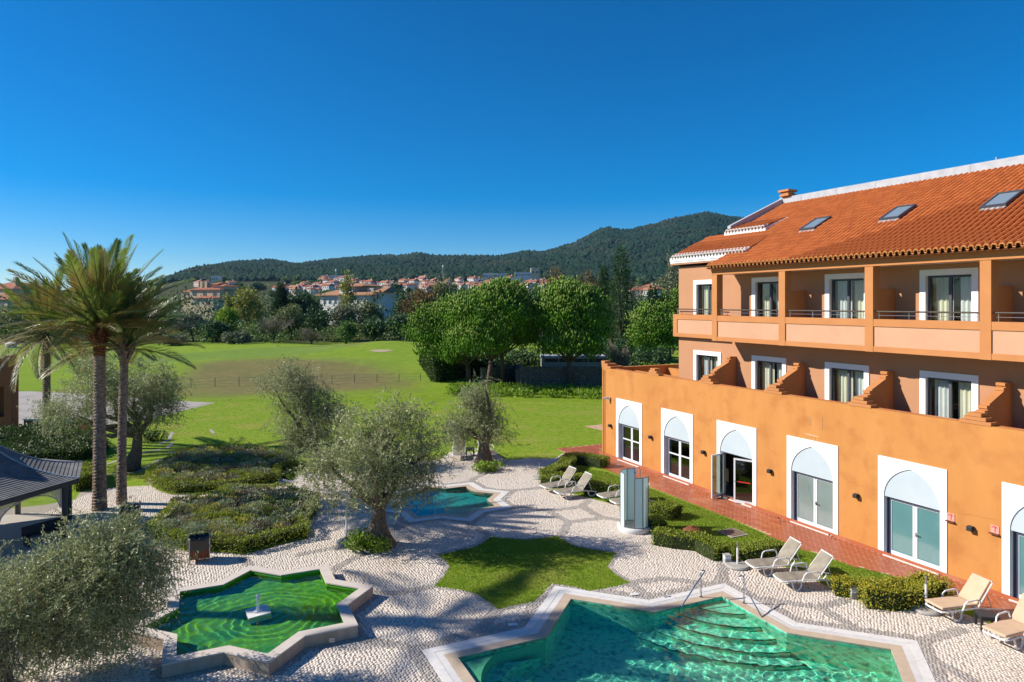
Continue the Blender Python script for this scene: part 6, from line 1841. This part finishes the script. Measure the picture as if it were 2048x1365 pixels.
def rubble(a, b_, h, th=.5):
    a, b_ = Vector((*a, 0)), Vector((*b_, 0)); e = (b_ - a); L_ = e.length; e.normalize(); nn = Vector((e.y, -e.x, 0))
    m = MB(); m.bar(a + Vector((0, 0, h / 2)) - nn * th / 2, b_ + Vector((0, 0, h / 2)) - nn * th / 2, th * .9, h - .06); m.build('mortar', mort, sw)
    z = 0; rr_ = random.Random(int(L_ * 10))
    while z < h - .12:
        hh = rr_.uniform(.28, .46); hh = min(hh, h - z); s = -rr_.random() * .3
        while s < L_:
            w_ = rr_.uniform(.35, .85); s1 = min(s + w_, L_); s0 = max(0, s)
            if s1 - s0 > .12:
                m = MB(); j = lambda q_: rr_.uniform(-q_, q_)
                P = [(s0 + .02 + j(.03), z + .015 + j(.03)), (s1 - .02 + j(.03), z + .015 + j(.03)), (s1 - .03 + j(.04), z + hh - .02 + j(.04)), (s0 + .03 + j(.04), z + hh - .02 + j(.04))]
                d = rr_.uniform(.02, .09)
                V = [a + e * p + Vector((0, 0, max(0, q_))) for p, q_ in P]; c = sum(V, Vector()) / 4 + nn * d
                V2 = [c + (v_ - c) * .72 + nn * (d * .6) for v_ in V]
                m.add([v_ - nn * .1 for v_ in V] + V2, [(4, 5, 6, 7), (0, 1, 5, 4), (1, 2, 6, 5), (2, 3, 7, 6), (3, 0, 4, 7)]); m.build('stone', RUB, sw)
            s += w_
        z += hh
rubble(G(965, 770), G(1040, 764), 1.9)
rubble(G(1040, 776), G(1206, 776), 2.25)
rubble((G(1040, 776)[0], G(1040, 776)[1]), (G(1040, 764)[0], 80), 1.9)
t = thing('plant_house', 'low grey flat roofed plant enclosure with louvres behind the stone wall', 'shed', (*G(1130, 766), 0))
m = MB(); m.bx(-2.6, 4.6, .6, 4, 0, 2.75); m.build('wall', CONC, t)
m = MB(); m.bx(-2.7, 4.8, .4, 4.1, 2.75, 2.95); m.build('roof', LEADM, t)
for k in range(4):
    m = MB(); m.bx(-2.3 + k * 1.7, -.75 + k * 1.7, .55, .6, 2.3, 2.7); m.build('louvre', DKG, t)
# ---- low wire fence along the golf course
t = thing('wire_fence', 'low wire fence with thin posts between lawn and golf course', 'fence', (0, 0, 0)); pts = []
for u, v in ((90, 781), (150, 780), (310, 777), (382, 776), (430, 774), (478, 773), (560, 771), (620, 770), (664, 769), (709, 767), (754, 766), (798, 765), (841, 764)):
    x, y = G(u, v); pts.append((x, y)); m = MB(); m.tube([(x, y, 0), (x, y, 1.0)], .032, 6); m.build('post', DKG, t)
m = MB()
for z in (.3, .6, .95): m.tube([(x, y, z) for x, y in pts], .010, 4, cap=False)
m.build('wire', GREYST, t)
# ---- small things on the golf course
t = thing('water_tank', 'squat white round tank with cone lid on the golf course', 'tank', (*G(22, 696, 1.2), 1.15))
m = MB(); m.lathe([(.85, 0), (.85, .85)], 20); m.build('body', WHITE, t); m = MB(); m.lathe([(.92, .85), (.1, 1.1)], 20); m.build('lid', WHITE, t)
t = thing('marker_post', 'small blue grey marker post beside the white tank', 'post', (*G(52, 694, 1.2), 1.15)); m = MB(); m.bx(-.15, .15, -.12, .12, 0, 1.1); m.build('post', GREYST, t); m = MB(); m.bx(-.18, .18, -.15, .15, 1.1, 1.2); m.build('cap', WPLAST, t)
SAND = M('bunker_sand', (.42, .34, .22), (.36, .29, .19), 1.5, .95)
x, y = G(762, 700, 1.9); b_ = [(x + 1.7 * math.cos(a) * (1 + .2 * math.sin(3 * a)), y + 1.1 * math.sin(a)) for a in np.linspace(0, 6.283, 25)[:-1]]
obj('bunker', [(p, q_, LZ(p, q_) + .03) for p, q_ in b_], [tuple(range(24))], SAND, kind='structure')

# ------------------------------------------------------------------ houses
WALLS = {'white': M('town_white', (.66, .65, .62), (.60, .58, .55), .6, .9), 'cream': M('town_cream', (.60, .48, .30), (.56, .45, .30), .5, .9), 'pink': M('town_pink', (.58, .42, .36), (.54, .40, .34), .5, .9), 'grey': M('town_grey_white', (.52, .55, .58), (.48, .50, .53), .5, .9)}
ROOFS = {'red': M('town_roof_red', (.34, .125, .07), (.27, .10, .06), 1.2, .9), 'orange': M('town_roof_orange', (.42, .19, .10), (.35, .16, .09), 1.2, .9), 'tan': M('villa_roof', (.36, .19, .10), (.30, .155, .08), 1.2, .9)}
PANE = M('far_pane', (.05, .07, .09), None, rough=.15, spec=.8)
def house(name, label, cat, loc, rz, w_, d_, h_, wall, roof, hip=True, nwin=3, floors=1, group=None, chimney=True, rise=.28, eave=.4):
    t = thing(name, label, cat, loc, rz, group)
    m = MB(); m.bx(-w_ / 2, w_ / 2, -d_ / 2, d_ / 2, -3, h_)
    if not hip: m.add([(-w_ / 2, -d_ / 2, h_), (-w_ / 2, d_ / 2, h_), (-w_ / 2, 0, h_ + d_ / 2 * rise * 2), (w_ / 2, -d_ / 2, h_), (w_ / 2, d_ / 2, h_), (w_ / 2, 0, h_ + d_ / 2 * rise * 2)], [(0, 2, 1), (3, 4, 5)])
    m.build('wall', WALLS[wall], t)
    e = eave; W_, D_ = w_ / 2 + e, d_ / 2 + e; rr_ = d_ / 2 * rise * 2; hx = max(0, w_ / 2 - d_ / 2) if hip else W_
    m = MB(); m.add([(-W_, -D_, h_), (W_, -D_, h_), (W_, D_, h_), (-W_, D_, h_), (-hx, 0, h_ + rr_), (hx, 0, h_ + rr_), (-W_, -D_, h_ - .18), (W_, -D_, h_ - .18), (W_, D_, h_ - .18), (-W_, D_, h_ - .18)],
        [(0, 1, 5, 4), (1, 2, 5), (2, 3, 4, 5), (3, 0, 4), (6, 7, 1, 0), (7, 8, 2, 1), (8, 9, 3, 2), (9, 6, 0, 3), (9, 8, 7, 6)])
    rf = m.build('roof', ROOFS[roof], t)
    if chimney:
        m = MB(); m.bx(w_ * .2, w_ * .2 + .9, .2, 1.1, h_, h_ + rr_ + 1.0); m.build('chimney', WALLS[wall], rf)
    for f in range(floors):
        for k in range(nwin):
            x = -w_ / 2 + w_ * (k + .5) / nwin; z = h_ - 1.0 - f * 2.9
            m = MB(); m.bx(x - .55, x + .55, -d_ / 2 - .03, -d_ / 2 + .1, z - 1.3, z); m.build('window', PANE, t)
    return t
# town: a few kinds of house, copied
protos = []
for i, (wl, rf, hp, w_, d_, h_) in enumerate((('white', 'red', True, 13, 9, 6), ('white', 'orange', False, 11, 9, 6.5), ('cream', 'red', True, 12, 9, 6), ('white', 'red', False, 9, 8, 7.5), ('pink', 'orange', True, 12, 8, 5.5), ('grey', 'red', False, 14, 9, 6.0))):
    protos.append(house('town_house', 'x', 'house', (0, 0, -100), 0, w_, d_, h_, wl, rf, hp, 3, 2, 'houses of the distant town', rise=.2))
LABT = ['white hip roofed house of the distant town', 'white gabled house with orange roof in the distant town', 'cream house with red roof in the distant town', 'narrow tall white gabled house in the distant town', 'pinkish low house with orange roof in the distant town', 'long grey white gabled house in the distant town']
rt = random.Random(11); usedp = {}
spots = []
for (u0, u1, Y0, Y1, n) in ((560, 680, 700, 780, 16), (600, 880, 760, 930, 36), (820, 1120, 760, 930, 38), (640, 1130, 930, 1090, 40), (1265, 1345, 600, 760, 9), (395, 470, 850, 950, 6)):
    for k in range(n):
        for _ in range(20):
            Y = rt.uniform(Y0, Y1); u = rt.uniform(u0, u1); x = (u - 1024) / FPX * Y
            if all((x - a) ** 2 + ((Y - b_) * .8) ** 2 > 12.5 ** 2 for a, b_ in spots): break
        spots.append((x, Y))
for x, Y in spots:
    i = rt.randrange(6); src = protos[i]
    t = src if not usedp.get(i) else copy_tree(src); usedp[i] = 1
    t.location = (x, Y, LZ(x, Y)); t.rotation_euler = (0, 0, rt.choice((-.75, -.75, .8)) + rt.uniform(-.35, .35)); s = rt.uniform(.85, 1.2); t.scale = (s, s, s * rt.uniform(1.0, 1.3))
    t['label'] = LABT[i]
def place(u, Y): x = (u - 1024) / FPX * Y; return (x, Y, LZ(x, Y))
def zpix(v, Y): return 9 + (HZ - v) / FPX * Y
# dark trees among the houses
tp = []
for i, kd in enumerate(('dark', 'green', 'olivegreen')):
    t = thing('town_tree', 'x', 'tree', (0, 0, -100), 0, 'trees scattered among the town houses'); rg = np.random.default_rng(70 + i)
    bl = [(rg.normal() * 2.2, rg.normal() * 2.2, 4 + 3.5 * rg.random(), 2.8, 2.8, 2.6) for _ in range(9)]
    clump_crown('crown', bl, 900, 1.2, CR[kd], t, rg, .3, .7); m = MB(); m.tube([(0, 0, -1), (0, 0, 5)], [.5, .3], 6); m.build('trunk', TRUNKM, t); tp.append(t)
up = {}
LABF = ['dark green tree among the distant town houses', 'mid green tree among the distant town houses', 'olive green tree among the distant town houses']
for k in range(130):
    Y = rt.uniform(560, 1120); u = rt.uniform(380, 1350); x = (u - 1024) / FPX * Y
    if min((x - a) ** 2 + (Y - b_) ** 2 for a, b_ in spots) < 60: continue
    i = rt.randrange(3); t = tp[i] if not up.get(i) else copy_tree(tp[i]); up[i] = 1
    s = rt.uniform(.7, 1.5); t.location = (x, Y, LZ(x, Y) - 1); t.scale = (s, s, s); t.rotation_euler = (0, 0, rt.uniform(0, 6)); t['label'] = LABF[i]
# larger buildings that stand out
def bigbox(name, label, u0, u1, vt, vb, Y, depth, wall, cat, windows=0, parts=()):
    x0, x1 = (u0 - 1024) / FPX * Y, (u1 - 1024) / FPX * Y; zt, zb = zpix(vt, Y), zpix(vb, Y)
    t = thing(name, label, cat, ((x0 + x1) / 2, Y, zb)); w_ = x1 - x0; h_ = zt - zb
    m = MB(); m.bx(-w_ / 2, w_ / 2, 0, depth, -8, h_); m.build('wall', WALLS[wall], t)
    m = MB(); m.bx(-w_ / 2 - .3, w_ / 2 + .3, -.3, depth + .3, h_, h_ + .6); m.build('roof_edge', WHITE, t)
    for k in range(windows):
        x = -w_ / 2 + w_ * (k + .5) / windows; m = MB(); m.bx(x - w_ / windows * .3, x + w_ / windows * .3, -.05, .2, h_ * .45, h_ * .7); m.build('window', PANE, t)
    return t
bigbox('hall', 'long white hall with flat roof behind the left part of the town', 642, 700, 552, 561, 1090, 30, 'white', 'hall', 0)
bigbox('factory', 'long pale green industrial building at the foot of the hills', 966, 1012, 548, 560, 980, 40, 'grey', 'factory', 9)
bigbox('factory', 'low white wing between the long industrial building and the square block', 1030, 1062, 546, 556, 1000, 30, 'white', 'factory', 5)
bigbox('office_block', 'square cream block standing highest in the town', 1062, 1078, 537, 556, 1000, 20, 'cream', 'building', 2)
bigbox('apartment_block', 'white stepped apartment block left above the wooded slope', 422, 436, 553, 566, 860, 12, 'white', 'building', 3)
house('yellow_villa', 'long ochre building at the hill foot right of the tall conifer', 'building', place(1300, 640), 0, 38, 12, 8, 'cream', 'red', True, 8, 2, chimney=False)
for u, v0, v1, Y in ((672, 560, 538, 1080), (886, 560, 530, 1080)):
    t = thing('radio_mast', 'slim radio mast ' + ('above the white hall' if u < 700 else 'over the town centre before the wooded slope'), 'mast', place(u, Y)); h_ = zpix(v1, Y) - LZ((u - 1024) / FPX * Y, Y)
    m = MB(); m.tube([(0, 0, 0), (0, 0, h_)], [.7, .45], 6); m.build('pole', GREYST, t); m = MB(); m.lathe([(1.4, 0), (1.4, 3.5)], 8, (0, 0, h_ - 4)); m.build('antenna_ring', WPLAST, t)
for u, v0, v1, Y in ((780, 600, 560, 300), (915, 610, 566, 300)):
    t = thing('street_lamp', 'tall thin white lamp post ' + ('right of the villa' if u < 800 else 'behind the umbrella pines'), 'lamp post', place(u, Y)); h_ = zpix(v1, Y) - LZ((u - 1024) / FPX * Y, Y)
    m = MB(); m.tube([(0, 0, 0), (0, 0, h_)], [.16, .10], 6); m.build('pole', WPLAST, t); m = MB(); m.bx(-.4, .4, -.2, .2, h_, h_ + .2); m.build('lamp_head', WPLAST, t)
# the pale villa
Y = 235; xx = lambda u: (u - 1024) / FPX * Y
vb = zpix(640, Y)
vl = thing('villa', 'large pale two storey villa with low tan tiled roofs and stair tower', 'villa', (xx(700), Y, vb), R(-30))
def vbox(u0, u1, vt, dy0, dy1, m): m.bx(xx(u0) - xx(700), xx(u1) - xx(700), dy0, dy1, -3, zpix(vt, Y) - vb)
m = MB(); vbox(618, 668, 591, 0, 12, m); vbox(702, 757, 591, -1, 12, m); vbox(757, 772, 584, 1.5, 12, m); vbox(666, 703, 572, 1, 10, m); vbox(640, 745, 585, 4, 12, m)
m.build('wall', WALLS['white'], vl)
def vroof(u0, u1, ve, vr, dy0, dy1, flat=.35):
    X0, X1 = xx(u0) - xx(700), xx(u1) - xx(700); ze, zr = zpix(ve, Y) - vb, zpix(vr, Y) - vb; ym = dy0 + (dy1 - dy0) * .5; ins = min((X1 - X0) * flat, (dy1 - dy0) * .5)
    m = MB(); m.add([(X0, dy0, ze), (X1, dy0, ze), (X1, dy1, ze), (X0, dy1, ze), (X0 + ins, ym, zr), (X1 - ins, ym, zr)], [(0, 1, 5, 4), (1, 2, 5), (2, 3, 4, 5), (3, 0, 4)]); m.bx(X0, X1, dy0, dy1, ze - .25, ze - .01)
    m.build('roof', ROOFS['tan'], vl)
vroof(609, 676, 590, 579, -1.2, 13); vroof(698, 768, 590, 579, -2.2, 13); vroof(752, 784, 584, 574, .6, 13); vroof(664, 732, 572, 566, .2, 11)
for u0, u1, v0, v1, dy in ((627, 635, 598, 609, 0), (642, 650, 598, 609, 0), (657, 665, 598, 609, 0), (708, 716, 599, 608, -1), (724, 732, 599, 608, -1), (741, 746, 597, 608, -1), (750, 755, 597, 608, -1), (763, 767, 590, 598, 1.5), (708, 716, 622, 634, -1), (628, 636, 622, 634, 0), (645, 653, 622, 634, 0)):
    X0, X1 = xx(u0) - xx(700), xx(u1) - xx(700); z0, z1 = zpix(v1, Y) - vb, zpix(v0, Y) - vb
    m = MB(); m.bx(X0 - .12, X1 + .12, dy - .06, dy + .1, z0 - .12, z0 - .002); m.bx(X0 - .12, X0 - .002, dy - .06, dy + .1, z0, z1); m.bx(X1 + .002, X1 + .12, dy - .06, dy + .1, z0, z1); m.bx(X0 - .12, X1 + .12, dy - .06, dy + .1, z1 + .002, z1 + .12)
    wn = m.build('window', WHITE, vl); m = MB(); m.bx(X0, X1, dy - .02, dy + .05, z0, z1); m.build('pane', PANE, wn)
m = MB(); m.bx(xx(735) - xx(700), xx(752) - xx(700), 2, 6, zpix(586, Y) - vb, zpix(577, Y) - vb); m.build('roof_plant', CONC, vl)
# red roofed yellow houses at the left
def cluster(u, Y, vb_, label, parts):
    t = thing('apartment_house', label, 'house', ((u - 1024) / FPX * Y, Y, zpix(vb_, Y)), R(-18)); zb = zpix(vb_, Y); k = Y / FPX
    for (u0, u1, ve, vr, dy, dd, hp) in parts:
        X0, X1 = (u0 - u) * k, (u1 - u) * k; ze, zr = zpix(ve, Y) - zb, zpix(vr, Y) - zb; e = .5; ins = min((X1 - X0) * .4, dd * .5) if hp else 0
        m = MB(); m.bx(X0, X1, dy, dy + dd, -5, ze - .05); m.build('wall', WALLS['cream'], t)
        m = MB(); m.add([(X0 - e, dy - e, ze), (X1 + e, dy - e, ze), (X1 + e, dy + dd + e, ze), (X0 - e, dy + dd + e, ze), (X0 + ins, dy + dd / 2, zr), (X1 - ins, dy + dd / 2, zr)], [(0, 1, 5, 4), (1, 2, 5), (2, 3, 4, 5), (3, 0, 4)]); m.build('roof', ROOFS['red'], t)
        n = max(1, int((X1 - X0) / 4.5))
        for i in range(n):
            x = X0 + (X1 - X0) * (i + .5) / n; m = MB(); m.bx(x - .8, x + .8, dy - .06, dy + .1, ze - 2.2, ze - .7); m.build('window', PANE, t)
    return t
t = cluster(410, 250, 620, 'yellow apartment house with red roofs and two chimneys left of the tree belt', [(372, 446, 580, 569, 0, 12, True), (405, 426, 569, 563, 3, 9, True), (420, 446, 573, 568, 2, 8, True), (398, 450, 597, 592, -4, 6, True), (330, 375, 584, 573, 4, 12, True)])
for u in (390, 402):
    m = MB(); X = (u - 410) * 250 / FPX; m.bx(X - .5, X + .5, 2, 3, zpix(582, 250) - zpix(620, 250), zpix(563, 250) - zpix(620, 250)); m.build('chimney', WALLS['cream'], t)
t = cluster(6, 230, 640, 'house with broad orange roof and chimney at the left picture edge', [(-60, 34, 578, 562, 0, 14, True), (-30, 60, 600, 590, -5, 8, True)])
m = MB(); m.bx(.5, 1.7, 3, 4.2, 5, zpix(554, 230) - zpix(640, 230)); m.build('chimney', WALLS['pink'], t)

# ------------------------------------------------------------------ haze
HZM, t_, N, L = new_mat('haze_air')
out = N.new('ShaderNodeOutputMaterial'); pvn = N.new('ShaderNodeVolumePrincipled')
pvn.inputs['Color'].default_value = (.34, .60, 1.0, 1); pvn.inputs['Density'].default_value = 0.000033; pvn.inputs['Anisotropy'].default_value = .2
L.new(pvn.outputs[0], out.inputs['Volume'])
m = MB(); m.bx(-4700, 4700, -60, 3700, -20, 470); hz = m.build('haze', HZM, kind='stuff'); tag(hz, 'thin blue haze in the air over the whole valley', 'haze')
